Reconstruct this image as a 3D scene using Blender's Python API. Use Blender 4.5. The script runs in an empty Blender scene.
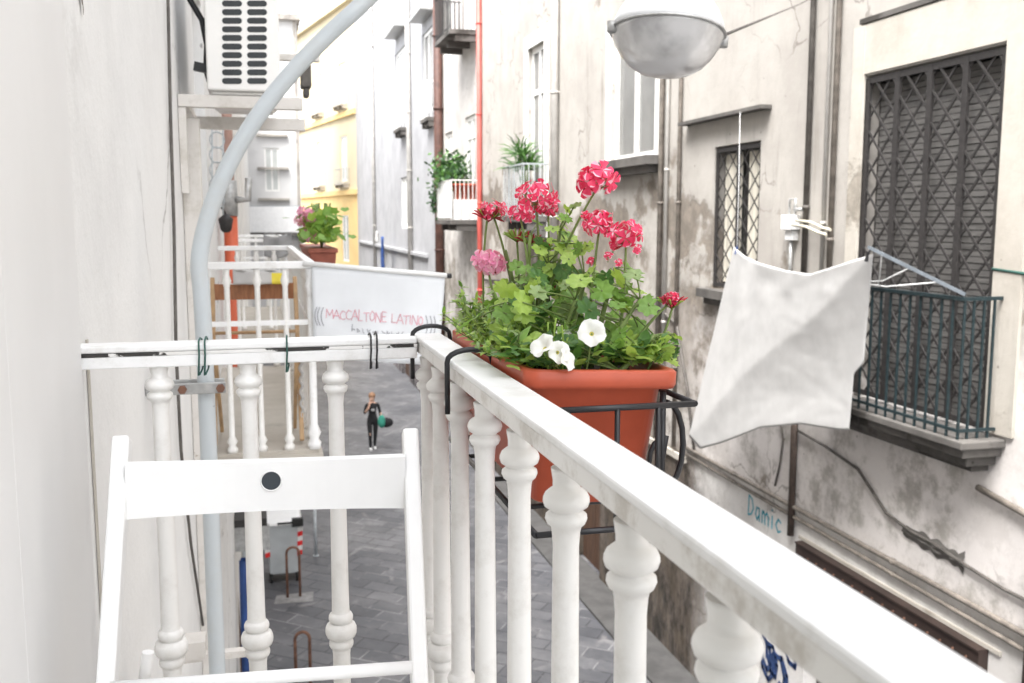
import bpy, bmesh, math, random
from mathutils import Vector, Matrix, Quaternion, noise as mnoise
random.seed(7)
sc = bpy.context.scene
PI = math.pi
# ------------------------------------------------------------------ camera, world, sun, exposure
FPX = 980.0
pit = math.atan(123/FPX); yaw = math.atan(257/math.hypot(FPX, 123))
CF = Vector((math.sin(yaw)*math.cos(pit), math.cos(yaw)*math.cos(pit), -math.sin(pit)))
CR = Vector((math.cos(yaw), -math.sin(yaw), 0)); CU = CR.cross(CF); CO = Vector((0, 0, 6.7))
cd = bpy.data.cameras.new('camera'); cam = bpy.data.objects.new('camera', cd); sc.collection.objects.link(cam)
cam.matrix_world = Matrix(((CR.x, CU.x, -CF.x, CO.x), (CR.y, CU.y, -CF.y, CO.y), (CR.z, CU.z, -CF.z, CO.z), (0, 0, 0, 1)))
cd.sensor_width = 36; cd.lens = 36*FPX/1024; cd.clip_start = 0.02; cd.clip_end = 2000
cd.dof.use_dof = True; cd.dof.focus_distance = 1.38; cd.dof.aperture_fstop = 11
sc.camera = cam
w = bpy.data.worlds.new('World'); sc.world = w; w.use_nodes = True
nt = w.node_tree; nt.nodes.clear()
sky = nt.nodes.new('ShaderNodeTexSky'); sky.sky_type = 'NISHITA'; sky.sun_disc = False
SUN_EL, SUN_AZ = math.radians(62), math.radians(222)     # azimuth clockwise from +Y
sky.sun_elevation = SUN_EL; sky.sun_rotation = SUN_AZ; sky.dust_density = 3.0
hs = nt.nodes.new('ShaderNodeHueSaturation'); hs.inputs['Saturation'].default_value = 0.20
bg = nt.nodes.new('ShaderNodeBackground'); bg.inputs['Strength'].default_value = 0.15
wo = nt.nodes.new('ShaderNodeOutputWorld')
nt.links.new(sky.outputs[0], hs.inputs['Color']); nt.links.new(hs.outputs[0], bg.inputs['Color']); nt.links.new(bg.outputs[0], wo.inputs[0])
ld = bpy.data.lights.new('sun', 'SUN'); ld.energy = 1.5; ld.angle = math.radians(35); ld.color = (1, .985, .965)
sun = bpy.data.objects.new('sun', ld); sc.collection.objects.link(sun)
sd = Vector((math.sin(SUN_AZ)*math.cos(SUN_EL), math.cos(SUN_AZ)*math.cos(SUN_EL), math.sin(SUN_EL)))
sun.rotation_euler = sd.to_track_quat('Z', 'Y').to_euler(); sun.location = (0, 0, 40)
sc.view_settings.view_transform = 'Standard'; sc.view_settings.look = 'None'; sc.view_settings.gamma = 1
sc.view_settings.exposure = 2.36

# ------------------------------------------------------------------ helpers
def ray(u, v): return CF + CR*((u-512)/FPX) + CU*((341.5-v)/FPX)
def PX(u, v, x): d = ray(u, v); return CO + d*(x/d.x)
def PY(u, v, y): d = ray(u, v); return CO + d*(y/d.y)
def PZ(u, v, z): d = ray(u, v); return CO + d*((z-CO.z)/d.z)

class MB:
    def __init__(s): s.v = []; s.f = []; s.m = []; s.sm = []
    def face(s, pts, m=0, sm=False):
        n = len(s.v); s.v += [tuple(p) for p in pts]; s.f.append(tuple(range(n, n+len(pts)))); s.m.append(m); s.sm.append(sm)
    def box(s, x0, x1, y0, y1, z0, z1, m=0):
        P = lambda a, b, c: (x1 if a else x0, y1 if b else y0, z1 if c else z0)
        s.hexa([P(0,0,0),P(1,0,0),P(1,1,0),P(0,1,0),P(0,0,1),P(1,0,1),P(1,1,1),P(0,1,1)], m); return s
    def hexa(s, c, m=0):
        n = len(s.v); s.v += [tuple(p) for p in c]
        for q in ((0,3,2,1),(4,5,6,7),(0,1,5,4),(1,2,6,5),(2,3,7,6),(3,0,4,7)):
            s.f.append(tuple(n+i for i in q)); s.m.append(m); s.sm.append(False)
        return s
    def bar(s, a, b, w, h, up=(0,0,1), m=0):
        a = Vector(a); b = Vector(b); d = (b-a).normalized(); up = Vector(up)
        if abs(d.dot(up)) > .98: up = Vector((0, 1, 0))
        x = d.cross(up).normalized()*(w/2); z = x.cross(d).normalized()*(h/2)
        s.hexa([a-x-z, a+x-z, b+x-z, b-x-z, a-x+z, a+x+z, b+x+z, b-x+z], m); return s
    def tube(s, pts, r, k=8, m=0, cap=True):
        pts = [Vector(p) for p in pts]; rs = r if isinstance(r, (list, tuple)) else [r]*len(pts)
        t0 = (pts[1]-pts[0]).normalized(); nrm = t0.orthogonal().normalized(); rings = []
        for i, p in enumerate(pts):
            a = pts[max(i-1, 0)]; b = pts[min(i+1, len(pts)-1)]; t = (b-a)
            if t.length < 1e-9: t = t0
            t.normalize(); nrm = (nrm - t*nrm.dot(t)).normalized(); bn = t.cross(nrm)
            n = len(s.v); rings.append(n)
            for j in range(k):
                an = 2*PI*j/k; s.v.append(tuple(p + (nrm*math.cos(an)+bn*math.sin(an))*rs[i]))
        for i in range(len(pts)-1):
            for j in range(k):
                s.f.append((rings[i]+j, rings[i]+(j+1)%k, rings[i+1]+(j+1)%k, rings[i+1]+j)); s.m.append(m); s.sm.append(True)
        if cap:
            s.f.append(tuple(rings[0]+j for j in reversed(range(k)))); s.m.append(m); s.sm.append(False)
            s.f.append(tuple(rings[-1]+j for j in range(k))); s.m.append(m); s.sm.append(False)
        return s
    def lathe(s, prof, c=(0,0,0), k=20, m=0, M=None):
        c = Vector(c); rings = []
        for r, z in prof:
            n = len(s.v); rings.append(n)
            for j in range(k):
                an = 2*PI*j/k; p = Vector((r*math.cos(an), r*math.sin(an), z))
                if M is not None: p = M @ p
                s.v.append(tuple(c+p))
        for i in range(len(prof)-1):
            for j in range(k):
                s.f.append((rings[i]+j, rings[i]+(j+1)%k, rings[i+1]+(j+1)%k, rings[i+1]+j)); s.m.append(m); s.sm.append(True)
        s.f.append(tuple(rings[0]+j for j in reversed(range(k)))); s.m.append(m); s.sm.append(False)
        s.f.append(tuple(rings[-1]+j for j in range(k))); s.m.append(m); s.sm.append(False)
        return s
    def grid(s, P, m=0, sm=True, mf=None):
        n = len(s.v); R = len(P); Cn = len(P[0])
        for row in P: s.v += [tuple(p) for p in row]
        for i in range(R-1):
            for j in range(Cn-1):
                s.f.append((n+i*Cn+j, n+i*Cn+j+1, n+(i+1)*Cn+j+1, n+(i+1)*Cn+j)); s.m.append(mf(i, j) if mf else m); s.sm.append(sm)
        return s
    def build(s, name, mats, parent=None, bevel=0, solid=0, origin=None):
        me = bpy.data.meshes.new(name)
        if parent is not None: o0 = wloc(parent)
        elif origin is not None: o0 = Vector(origin)
        else:
            xs = [p[0] for p in s.v]; ys = [p[1] for p in s.v]; zs = [p[2] for p in s.v]
            o0 = Vector(((min(xs)+max(xs))/2, (min(ys)+max(ys))/2, min(zs)))
        me.from_pydata([(p[0]-o0.x, p[1]-o0.y, p[2]-o0.z) for p in s.v], [], s.f)
        if not isinstance(mats, (list, tuple)): mats = [mats]
        for m_ in mats: me.materials.append(m_)
        me.polygons.foreach_set('material_index', s.m); me.polygons.foreach_set('use_smooth', s.sm); me.update()
        o = bpy.data.objects.new(name, me); sc.collection.objects.link(o)
        if parent is not None: o.parent = parent; o['wl'] = 0
        else: o.location = o0
        if 'wl' in o: del o['wl']
        if solid:
            md = o.modifiers.new('solid', 'SOLIDIFY'); md.thickness = solid; md.offset = 0
        if bevel:
            md = o.modifiers.new('bevel', 'BEVEL'); md.width = bevel; md.segments = 2; md.limit_method = 'ANGLE'; md.angle_limit = math.radians(50)
        return o
def wloc(o):
    l = Vector((0, 0, 0))
    while o is not None: l = l + o.location; o = o.parent
    return l
def tag(o, label, cat, group=None, kind=None):
    o['label'] = label; o['category'] = cat
    if group: o['group'] = group
    if kind: o['kind'] = kind
    return o
def thing(name, label, cat, loc, group=None):
    o = bpy.data.objects.new(name, None); sc.collection.objects.link(o); o.location = loc; o.empty_display_size = .1
    return tag(o, label, cat, group)
def struct(name, mb, mt):
    o = mb.build(name, mt); o['kind'] = 'structure'; return o
def share(name, src, parent, world):
    """another copy of a part (shared mesh) whose origin sits at a world point"""
    o = src.copy(); o.name = name; sc.collection.objects.link(o); o.parent = parent; o.location = Vector(world)-wloc(parent); return o

# ------------------------------------------------------------------ materials
def new_mat(name):
    m = bpy.data.materials.new(name); m.use_nodes = True; t = m.node_tree; t.nodes.clear()
    o = t.nodes.new('ShaderNodeOutputMaterial'); b = t.nodes.new('ShaderNodeBsdfPrincipled'); t.links.new(b.outputs[0], o.inputs[0])
    return m, t, b
def nd(t, ty, **kw):
    n = t.nodes.new(ty)
    for k, v in kw.items():
        if k in n.inputs: n.inputs[k].default_value = v
        else: setattr(n, k, v)
    return n
def coords(t, scale=(1,1,1), kind='Object'):
    tc = nd(t, 'ShaderNodeTexCoord') if kind != 'World' else nd(t, 'ShaderNodeNewGeometry')
    mp = nd(t, 'ShaderNodeMapping'); mp.inputs['Scale'].default_value = scale
    t.links.new(tc.outputs['Position' if kind == 'World' else kind], mp.inputs[0]); return mp.outputs[0]
def noise(t, vec, scale, detail=5, rough=.6):
    n = nd(t, 'ShaderNodeTexNoise', Scale=scale, Detail=detail, Roughness=rough); t.links.new(vec, n.inputs['Vector']); return n.outputs['Fac']
def ramp(t, fac, stops):
    r = nd(t, 'ShaderNodeValToRGB'); cr = r.color_ramp
    while len(cr.elements) > 1: cr.elements.remove(cr.elements[-1])
    for i, (p, c) in enumerate(stops):
        e = cr.elements[0] if i == 0 else cr.elements.new(p)
        e.position = p; e.color = (c, c, c, 1) if not isinstance(c, tuple) else (*c, 1)
    t.links.new(fac, r.inputs[0]); return r.outputs[0]
def mix(t, fac, a, b, mode='MIX'):
    m = nd(t, 'ShaderNodeMix', data_type='RGBA', blend_type=mode)
    if isinstance(fac, (int, float)): m.inputs[0].default_value = fac
    else: t.links.new(fac, m.inputs[0])
    for i, c in ((6, a), (7, b)):
        if isinstance(c, tuple): m.inputs[i].default_value = (*c, 1)
        else: t.links.new(c, m.inputs[i])
    return m.outputs[2]
def mth(t, op, a, b=None, c=None, clamp=False):
    m = nd(t, 'ShaderNodeMath', operation=op, use_clamp=clamp)
    for i, x in enumerate((a, b, c)):
        if x is None: continue
        if isinstance(x, (int, float)): m.inputs[i].default_value = x
        else: t.links.new(x, m.inputs[i])
    return m.outputs[0]
def mapr(t, v, a, b, c=0., d=1.):
    m = nd(t, 'ShaderNodeMapRange', interpolation_type='SMOOTHSTEP'); t.links.new(v, m.inputs[0])
    for i, x in enumerate((a, b, c, d)): m.inputs[i+1].default_value = x
    return m.outputs[0]
def bump(t, b, h, strength=.3, dist=.01):
    n = nd(t, 'ShaderNodeBump', Strength=strength, Distance=dist); t.links.new(h, n.inputs['Height']); t.links.new(n.outputs[0], b.inputs['Normal'])
def simple(name, col, rough=.5, var=.15, scale=8, metal=0, bmp=0, stretch=(1,1,1), spec=.4):
    m, t, b = new_mat(name); v = coords(t, stretch)
    n = noise(t, v, scale, 6)
    dark = tuple(c*(1-var) for c in col); lite = tuple(min(1, c*(1+var*.7)) for c in col)
    t.links.new(mix(t, mapr(t, n, .3, .7), dark, lite), b.inputs['Base Color'])
    b.inputs['Roughness'].default_value = rough; b.inputs['Metallic'].default_value = metal; b.inputs['Specular IOR Level'].default_value = spec
    if bmp: bump(t, b, n, bmp, .005)
    return m
def painted_metal(name, col, chipcol, chip=.68, scale=25, rough=.35, grime=(.45,.42,.36), gr=.35):
    m, t, b = new_mat(name); v = coords(t)
    n1 = noise(t, v, scale, 7, .65); n2 = noise(t, v, scale*.6, 9, .72)
    c = mix(t, mth(t, 'MULTIPLY', mapr(t, n2, .47, .66), gr), col, grime)
    msk = mapr(t, n1, chip, chip+.02)
    c = mix(t, msk, c, chipcol)
    t.links.new(c, b.inputs['Base Color']); b.inputs['Roughness'].default_value = rough
    bump(t, b, mth(t, 'SUBTRACT', noise(t, v, scale*3, 3), msk), .12, .002)
    return m
def plaster(name, base, tone2, peelc, zlo=2.5, zhi=7.0, peel0=.72, peel1=.50, ygate=None, streak=.35, lowc=None, lowz=2.2, seed=0, dirt=0, band=False):
    m, t, b = new_mat(name)
    g = nd(t, 'ShaderNodeNewGeometry'); mp = nd(t, 'ShaderNodeMapping'); mp.inputs['Location'].default_value = (seed, seed*1.7, seed*.3)
    t.links.new(g.outputs['Position'], mp.inputs[0]); v = mp.outputs[0]
    sp = nd(t, 'ShaderNodeSeparateXYZ'); t.links.new(g.outputs['Position'], sp.inputs[0]); z = sp.outputs['Z']; y = sp.outputs['Y']
    c = mix(t, mapr(t, noise(t, v, .9, 9, .68), .38, .66), base, tone2)
    mp2 = nd(t, 'ShaderNodeMapping'); mp2.inputs['Scale'].default_value = (1.7, 1.7, .22); t.links.new(v, mp2.inputs[0])
    st = mth(t, 'MULTIPLY', mapr(t, noise(t, mp2.outputs[0], 1.6, 6, .65), .5, .85), mapr(t, noise(t, v, .5, 4), .4, .65))
    c = mix(t, mth(t, 'MULTIPLY', st, streak), c, tuple(x*.55 for x in peelc))
    n = noise(t, v, .75, 9, .62)
    zz = mapr(t, z, zlo, zhi, peel1, peel0)
    if ygate:
        yy = mapr(t, y, ygate[0], ygate[1], ygate[2], 0.); zz = mth(t, 'ADD', zz, yy)
    pm = mth(t, 'MULTIPLY', mth(t, 'SUBTRACT', n, zz), 22., clamp=True)
    fine = mapr(t, noise(t, v, 6, 7, .7), .35, .7)
    pc = mix(t, fine, tuple(x*.72 for x in peelc), tuple(min(1, x*1.25) for x in peelc))
    c = mix(t, mth(t, 'MULTIPLY', pm, .85), c, pc)
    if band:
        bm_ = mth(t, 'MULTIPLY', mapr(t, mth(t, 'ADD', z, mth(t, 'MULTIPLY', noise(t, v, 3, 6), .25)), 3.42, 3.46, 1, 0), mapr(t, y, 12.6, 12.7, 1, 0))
        lowlift_ = mth(t, 'MULTIPLY', mapr(t, mth(t, 'ADD', z, mth(t, 'MULTIPLY', noise(t, v, 1.1, 8, .65), 3.2)), 6.2, 7.3, 1, 0), mapr(t, noise(t, v, 1.7, 9, .72), .34, .50))
        c = mix(t, mth(t, 'MULTIPLY', lowlift_, mapr(t, y, 12.0, 13.2, .9, .25)), c, (.74,.70,.675))  # patchy pale repaint low down, colour lifted to offset the weaker light there
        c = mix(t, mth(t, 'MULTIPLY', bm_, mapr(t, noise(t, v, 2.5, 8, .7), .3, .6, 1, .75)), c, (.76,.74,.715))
    if lowc:
        lw = mth(t, 'MULTIPLY', mth(t, 'SUBTRACT', mth(t, 'ADD', mth(t, 'MULTIPLY', noise(t, v, .8, 8, .7), 2.2), lowz-1.1), z), 2.2, clamp=True)
        mp5 = nd(t, 'ShaderNodeMapping'); mp5.inputs['Scale'].default_value = (1, 1, .45); t.links.new(v, mp5.inputs[0]); n5 = noise(t, mp5.outputs[0], 2.6, 10, .78)
        lc = mix(t, mapr(t, n5, .38, .64), tuple(x*.2 for x in lowc), tuple(x*3.6 for x in lowc))
        if ygate: lw = mth(t, 'MULTIPLY', lw, mapr(t, y, 11.6, 12.8, 0.05, 1))
        c = mix(t, mth(t, 'MULTIPLY', lw, .93), c, lc)
    if dirt:
        dn = mapr(t, noise(t, v, 1.9, 11, .76), .44, .60); dz = mapr(t, z, 3.5, 8.0, 1, .12); dy = mapr(t, y, 11.2, 13.2, .28, 1)
        c = mix(t, mth(t, 'MULTIPLY', mth(t, 'MULTIPLY', dn, mth(t, 'MULTIPLY', dz, dy)), dirt), c, (.13,.105,.08))
        ck = nd(t, 'ShaderNodeTexVoronoi', Scale=.9, feature='DISTANCE_TO_EDGE'); wv = nd(t, 'ShaderNodeVectorMath', operation='MULTIPLY_ADD'); wv.inputs[1].default_value = (.8,.8,.8)
        wn = nd(t, 'ShaderNodeTexNoise', Scale=2.2, Detail=6); t.links.new(v, wn.inputs['Vector']); t.links.new(wn.outputs['Color'], wv.inputs[0]); t.links.new(v, wv.inputs[2]); t.links.new(wv.outputs[0], ck.inputs['Vector'])
        cr = mth(t, 'MULTIPLY', mapr(t, ck.outputs['Distance'], .002, .02, 1, 0), mapr(t, noise(t, v, .6, 3), .48, .62))
        c = mix(t, mth(t, 'MULTIPLY', cr, .55), c, (.10,.08,.065))
    # speckles, small holes
    vo = nd(t, 'ShaderNodeTexVoronoi', Scale=2.6); t.links.new(v, vo.inputs['Vector'])
    hole = mapr(t, vo.outputs['Distance'], .03, .05, 1, 0)
    c = mix(t, mth(t, 'MULTIPLY', hole, .6), c, tuple(x*.4 for x in peelc))
    t.links.new(c, b.inputs['Base Color']); b.inputs['Roughness'].default_value = .9; b.inputs['Specular IOR Level'].default_value = .15
    h = mth(t, 'SUBTRACT', mth(t, 'ADD', mth(t, 'MULTIPLY', fine, .25), mth(t, 'MULTIPLY', noise(t, v, 30, 4), .15)), pm)
    bump(t, b, h, .5, .012)
    return m
def glass_dark(name, col=(.12,.14,.15)):
    m, t, b = new_mat(name); v = coords(t); n = noise(t, v, 1.5, 3)
    t.links.new(mix(t, n, col, tuple(x*2 for x in col)), b.inputs['Base Color']); b.inputs['Roughness'].default_value = .08; return m
def leafmat(name, col, col2, tr=.35):
    m, t, b = new_mat(name); v = coords(t); n = noise(t, v, 60, 3)
    c = mix(t, mapr(t, n, .3, .7), col, col2); t.links.new(c, b.inputs['Base Color']); b.inputs['Roughness'].default_value = .45
    tl = nd(t, 'ShaderNodeBsdfTranslucent'); t.links.new(mix(t, .5, c, (min(1,col2[0]*1.5), min(1,col2[1]*1.5), col2[2]*.8)), tl.inputs[0])
    ms = nd(t, 'ShaderNodeMixShader'); ms.inputs[0].default_value = tr
    t.links.new(b.outputs[0], ms.inputs[1]); t.links.new(tl.outputs[0], ms.inputs[2]); t.links.new(ms.outputs[0], t.nodes['Material Output'].inputs[0])
    return m

M = {}
M['rail'] = painted_metal('white_rail_paint', (.84,.84,.83), (.05,.045,.04), chip=.71, scale=16, gr=.32)
M['rail_edge'] = painted_metal('chipped_white_paint', (.80,.79,.77), (.03,.028,.025), chip=.475, scale=12, gr=.3)
M['baluster'] = painted_metal('white_cast_iron_paint', (.83,.82,.79), (.22,.17,.12), chip=.72, scale=20, gr=.38, grime=(.58,.55,.50))
M['web'] = painted_metal('grimy_white_paint', (.80,.785,.75), (.16,.13,.10), chip=.69, scale=26, gr=.75, grime=(.46,.42,.36))
M['chair'] = simple('white_lacquered_wood', (.84,.84,.83), .35, .03, 6)
M['hole'] = simple('dark_edge', (.05,.06,.07), .7)
M['lwall'] = plaster('white_rough_plaster', (.80,.80,.79), (.71,.71,.705), (.40,.38,.36), zlo=3, zhi=6, peel0=.76, peel1=.66, streak=.30, seed=3.1, dirt=.16)
M['panel'] = simple('white_shutter_paint', (.76,.76,.755), .5, .05, 1.6, bmp=.12, stretch=(1,1,.4))
M['lwall2'] = plaster('pale_plaster', (.80,.79,.76), (.72,.70,.66), (.5,.46,.4), peel0=.8, peel1=.62, streak=.3, seed=9.2)
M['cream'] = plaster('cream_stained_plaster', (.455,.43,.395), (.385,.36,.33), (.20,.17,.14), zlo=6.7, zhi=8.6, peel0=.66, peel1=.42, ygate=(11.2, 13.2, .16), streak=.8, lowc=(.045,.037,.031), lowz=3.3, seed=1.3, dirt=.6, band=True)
M['cream2'] = plaster('greyish_cream_plaster', (.58,.555,.525), (.48,.455,.43), (.36,.33,.29), zlo=4, zhi=8, peel0=.78, peel1=.47, streak=.4, lowc=(.12,.11,.1), lowz=2.4, seed=5.5, dirt=.7)
M['grey'] = plaster('pale_grey_plaster', (.41,.41,.42), (.34,.34,.35), (.24,.235,.235), zlo=3, zhi=7, peel0=.8, peel1=.6, streak=.25, lowc=(.10,.09,.09), lowz=2.6, seed=12.5)
M['yellow'] = simple('yellow_render', (.74,.53,.24), .9, .1, .5)
M['paleyel'] = simple('pale_upper_render', (.60,.52,.36), .9, .06, .5)
M['whiteb'] = simple('white_render', (.60,.595,.585), .9, .07, .5)
M['surround'] = plaster('raised_plaster_trim', (.52,.485,.43), (.42,.385,.335), (.28,.25,.21), peel0=.64, peel1=.6, streak=.7, seed=7.7)
M['stone'] = plaster('weathered_stone', (.40,.37,.33), (.24,.22,.20), (.16,.15,.14), peel0=.6, peel1=.5, streak=.6, seed=2.2)
M['darkstone'] = plaster('dark_weathered_stone', (.15,.14,.13), (.08,.075,.07), (.05,.045,.04), peel0=.6, peel1=.5, streak=.6, seed=4.2)
M['iron'] = simple('dark_iron', (.030,.027,.026), .6, .3, 20)
M['blackwire'] = simple('black_coated_wire', (.02,.02,.022), .35, .1, 30)
M['greeniron'] = simple('dark_green_iron', (.016,.030,.034), .5, .3, 20)
M['greyiron'] = simple('pale_grey_iron', (.45,.48,.50), .5, .2, 20)
M['winwhite'] = simple('white_window_paint', (.78,.77,.74), .45, .08, 5)
M['shutter'] = simple('grey_roller_slats', (.17,.163,.155), .6, .2, 4, stretch=(1,1,6))
M['door'] = simple('brown_roller_door', (.035,.022,.018), .6, .3, 3)
M['glass'] = glass_dark('window_glass', (.13,.13,.125)); M['glass2'] = glass_dark('pale_window_glass', (.30,.31,.30))
M['curtain'] = simple('ivory_curtain', (.66,.62,.53), .9, .15, 6, stretch=(1,6,.3))
M['dark'] = simple('dark_interior', (.02,.02,.02), .9)
M['cable'] = simple('dark_grey_cable', (.11,.10,.09), .7, .3, 12)
M['conduit'] = simple('weathered_conduit', (.20,.175,.15), .6, .35, 9)
M['darkpipe'] = simple('rusty_dark_pipe', (.07,.05,.04), .6, .4, 12)
M['lightpipe'] = simple('pale_downpipe', (.50,.48,.45), .6, .12, 6)
M['redpipe'] = simple('salmon_red_pipe', (.60,.12,.10), .5, .15, 5)
M['brownpipe'] = simple('brown_pipe', (.085,.040,.030), .6, .3, 5)
M['orangepipe'] = simple('orange_red_pipe', (.62,.13,.06), .5, .15, 5)
M['arm'] = painted_metal('pale_grey_lamp_arm', (.50,.54,.56), (.20,.21,.22), chip=.655, scale=9, gr=.2)
M['steel'] = simple('galvanised_steel', (.42,.42,.41), .45, .25, 20, metal=.4)
M['lampwhite'] = simple('white_enamel', (.80,.81,.82), .25, .03, 5)
M['acwhite'] = simple('white_casing', (.80,.79,.76), .35, .05, 3)
M['acslot'] = simple('dark_slot', (.035,.04,.042), .6)
M['bracket'] = painted_metal('old_white_bracket', (.64,.61,.57), (.3,.22,.16), chip=.7, scale=14, gr=.6)
M['terracotta'] = simple('terracotta_plastic', (.46,.085,.040), .42, .10, 14, bmp=.03)
M['terracotta2'] = simple('dull_terracotta', (.30,.09,.06), .6, .15, 14)
M['soil'] = simple('dark_soil', (.035,.025,.018), .95, .4, 60, bmp=.8)
M['leafA'] = leafmat('leaf_mid_green', (.15,.28,.05), (.22,.38,.08))
M['leafB'] = leafmat('leaf_bright_green', (.28,.42,.07), (.38,.52,.12))
M['leafC'] = leafmat('leaf_dark_green', (.05,.13,.03), (.09,.20,.04), .2)
M['leafD'] = leafmat('leaf_grey_green', (.24,.34,.14), (.34,.45,.20))
M['leafE'] = leafmat('leaf_blackish_green', (.015,.045,.015), (.04,.10,.03), .15)
M['stem'] = simple('green_stem', (.16,.22,.06), .5, .25, 30)
M['petred'] = leafmat('petal_red', (.74,.02,.09), (.88,.07,.19), .3)
M['petpink'] = leafmat('petal_pale_pink', (.88,.42,.56), (.94,.60,.70), .3)
M['petlil'] = leafmat('petal_pink', (.80,.20,.42), (.88,.42,.60), .3)
M['petwhite'] = leafmat('petal_white', (.85,.85,.80), (.88,.88,.86), .25)
M['budred'] = simple('dark_red_bud', (.35,.02,.03), .5, .3, 60)
M['yellowc'] = simple('yellow_throat', (.70,.62,.15), .5, .2, 40)
M['cloth'] = simple('white_cotton_cloth', (.53,.522,.51), .95, .05, 5, bmp=.1, spec=.1)
M['banner'] = simple('off_white_banner_fabric', (.70,.72,.74), .9, .05, 3, spec=.1)
M['pinkink'] = simple('pink_lettering', (.70,.30,.36), .8, .2, 40)
M['greyink'] = simple('grey_lettering', (.30,.30,.33), .8, .2, 40)
M['wood'] = simple('brown_stained_wood', (.34,.145,.065), .5, .25, 12, stretch=(6,1,1))
M['woodlight'] = simple('light_wood', (.50,.33,.18), .5, .2, 12)
M['greenwire'] = simple('dark_green_wire', (.03,.10,.08), .5)
M['blue'] = simple('blue_plastic', (.03,.075,.24), .5, .3, 4)
M['darkwood'] = simple('dark_plank', (.10,.055,.035), .7, .35, 6, stretch=(4,4,.5))
M['skin'] = simple('skin', (.55,.34,.25), .6, .08, 10)
M['hair'] = simple('light_brown_hair', (.30,.17,.10), .7, .2, 40)
M['blackcloth'] = simple('black_clothing', (.018,.018,.02), .85, .3, 12)
M['tealbag'] = simple('teal_fabric', (.04,.26,.19), .8, .2, 10)
M['shoe'] = simple('white_shoe', (.75,.75,.75), .6)
M['bin'] = simple('pale_grey_bin_plastic', (.50,.53,.54), .5, .1, 3)
M['whiteplastic'] = simple('white_plastic', (.76,.76,.75), .45, .05, 5)
M['rubber'] = simple('black_rubber', (.02,.02,.02), .8)
M['redrefl'] = simple('red_reflective', (.70,.03,.03), .4)
M['rust'] = simple('rusty_steel', (.20,.10,.065), .7, .4, 10)
M['graf'] = simple('cyan_spray_paint', (.06,.36,.46), .8, .3, 20)
M['grafblue'] = simple('blue_spray_paint', (.025,.055,.16), .8, .4, 8)
M['yelcloth'] = simple('yellow_cloth', (.82,.68,.08), .8, .1, 10)
M['yellowpipe'] = simple('ivory_pipe', (.60,.56,.45), .5, .2, 10)
# translucent lamp bowl
m_, t_, b_ = new_mat('frosted_lamp_bowl'); v_ = coords(t_); n_ = noise(t_, v_, 5, 4)
t_.links.new(mix(t_, mapr(t_, n_, .35, .65), (.40,.395,.395), (.66,.655,.65)), b_.inputs['Base Color']); b_.inputs['Roughness'].default_value = .18
b_.inputs['Transmission Weight'].default_value = .25; M['bowl'] = m_
# basalt paving
m_, t_, b_ = new_mat('grey_basalt_paving')
g_ = nd(t_, 'ShaderNodeNewGeometry'); mp_ = nd(t_, 'ShaderNodeMapping'); mp_.inputs['Rotation'].default_value = (0, 0, math.radians(38)); t_.links.new(g_.outputs['Position'], mp_.inputs[0])
br_ = nd(t_, 'ShaderNodeTexBrick', offset=.5); wn_ = nd(t_, 'ShaderNodeTexNoise', Scale=.5, Detail=3); t_.links.new(mp_.outputs[0], wn_.inputs['Vector']); wm_ = nd(t_, 'ShaderNodeVectorMath', operation='MULTIPLY_ADD'); wm_.inputs[1].default_value = (.16,.16,0); t_.links.new(wn_.outputs['Color'], wm_.inputs[0]); t_.links.new(mp_.outputs[0], wm_.inputs[2]); t_.links.new(wm_.outputs[0], br_.inputs['Vector'])
for k_, x_ in (('Scale', 1.0), ('Mortar Size', .014), ('Brick Width', .62), ('Row Height', .36), ('Mortar Smooth', .3), ('Bias', 0.)): br_.inputs[k_].default_value = x_
br_.inputs['Color1'].default_value = (.100,.102,.108, 1); br_.inputs['Color2'].default_value = (.150,.152,.158, 1); br_.inputs['Mortar'].default_value = (.045,.045,.05, 1)
n_ = noise(t_, mp_.outputs[0], .55, 7); c_ = mix(t_, mapr(t_, n_, .35, .7), (.75,.75,.78), (1.35,1.32,1.3))
bj_ = mix(t_, mth(t_, 'MULTIPLY', br_.outputs['Fac'], mapr(t_, noise(t_, mp_.outputs[0], .8, 4), .48, .6)), br_.outputs['Color'], (.30,.30,.30)); c2_ = mix(t_, 1.0, bj_, c_, 'MULTIPLY')
n2_ = noise(t_, mp_.outputs[0], 5, 6, .7); c2_ = mix(t_, mth(t_, 'MULTIPLY', mapr(t_, n2_, .6, .72), .5), c2_, (.30,.29,.29))
ck_ = nd(t_, 'ShaderNodeTexVoronoi', Scale=.55, feature='DISTANCE_TO_EDGE'); t_.links.new(wm_.outputs[0], ck_.inputs['Vector'])
c2_ = mix(t_, mth(t_, 'MULTIPLY', mapr(t_, ck_.outputs['Distance'], .01, .035, 1, 0), mapr(t_, noise(t_, mp_.outputs[0], 1.2, 5), .48, .62, 0, .5)), c2_, (.30,.29,.285))
c2_ = mix(t_, mapr(t_, noise(t_, mp_.outputs[0], 2.6, 8, .75), .3, .62, .4, 0), c2_, (.045,.047,.055))
t_.links.new(c2_, b_.inputs['Base Color']); b_.inputs['Roughness'].default_value = .55
bump(t_, b_, mth(t_, 'SUBTRACT', mth(t_, 'MULTIPLY', n2_, .3), br_.outputs['Fac']), .5, .02); M['paving'] = m_
M['kerb'] = simple('grey_kerb_stone', (.085,.082,.08), .8, .25, 3)

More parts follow.
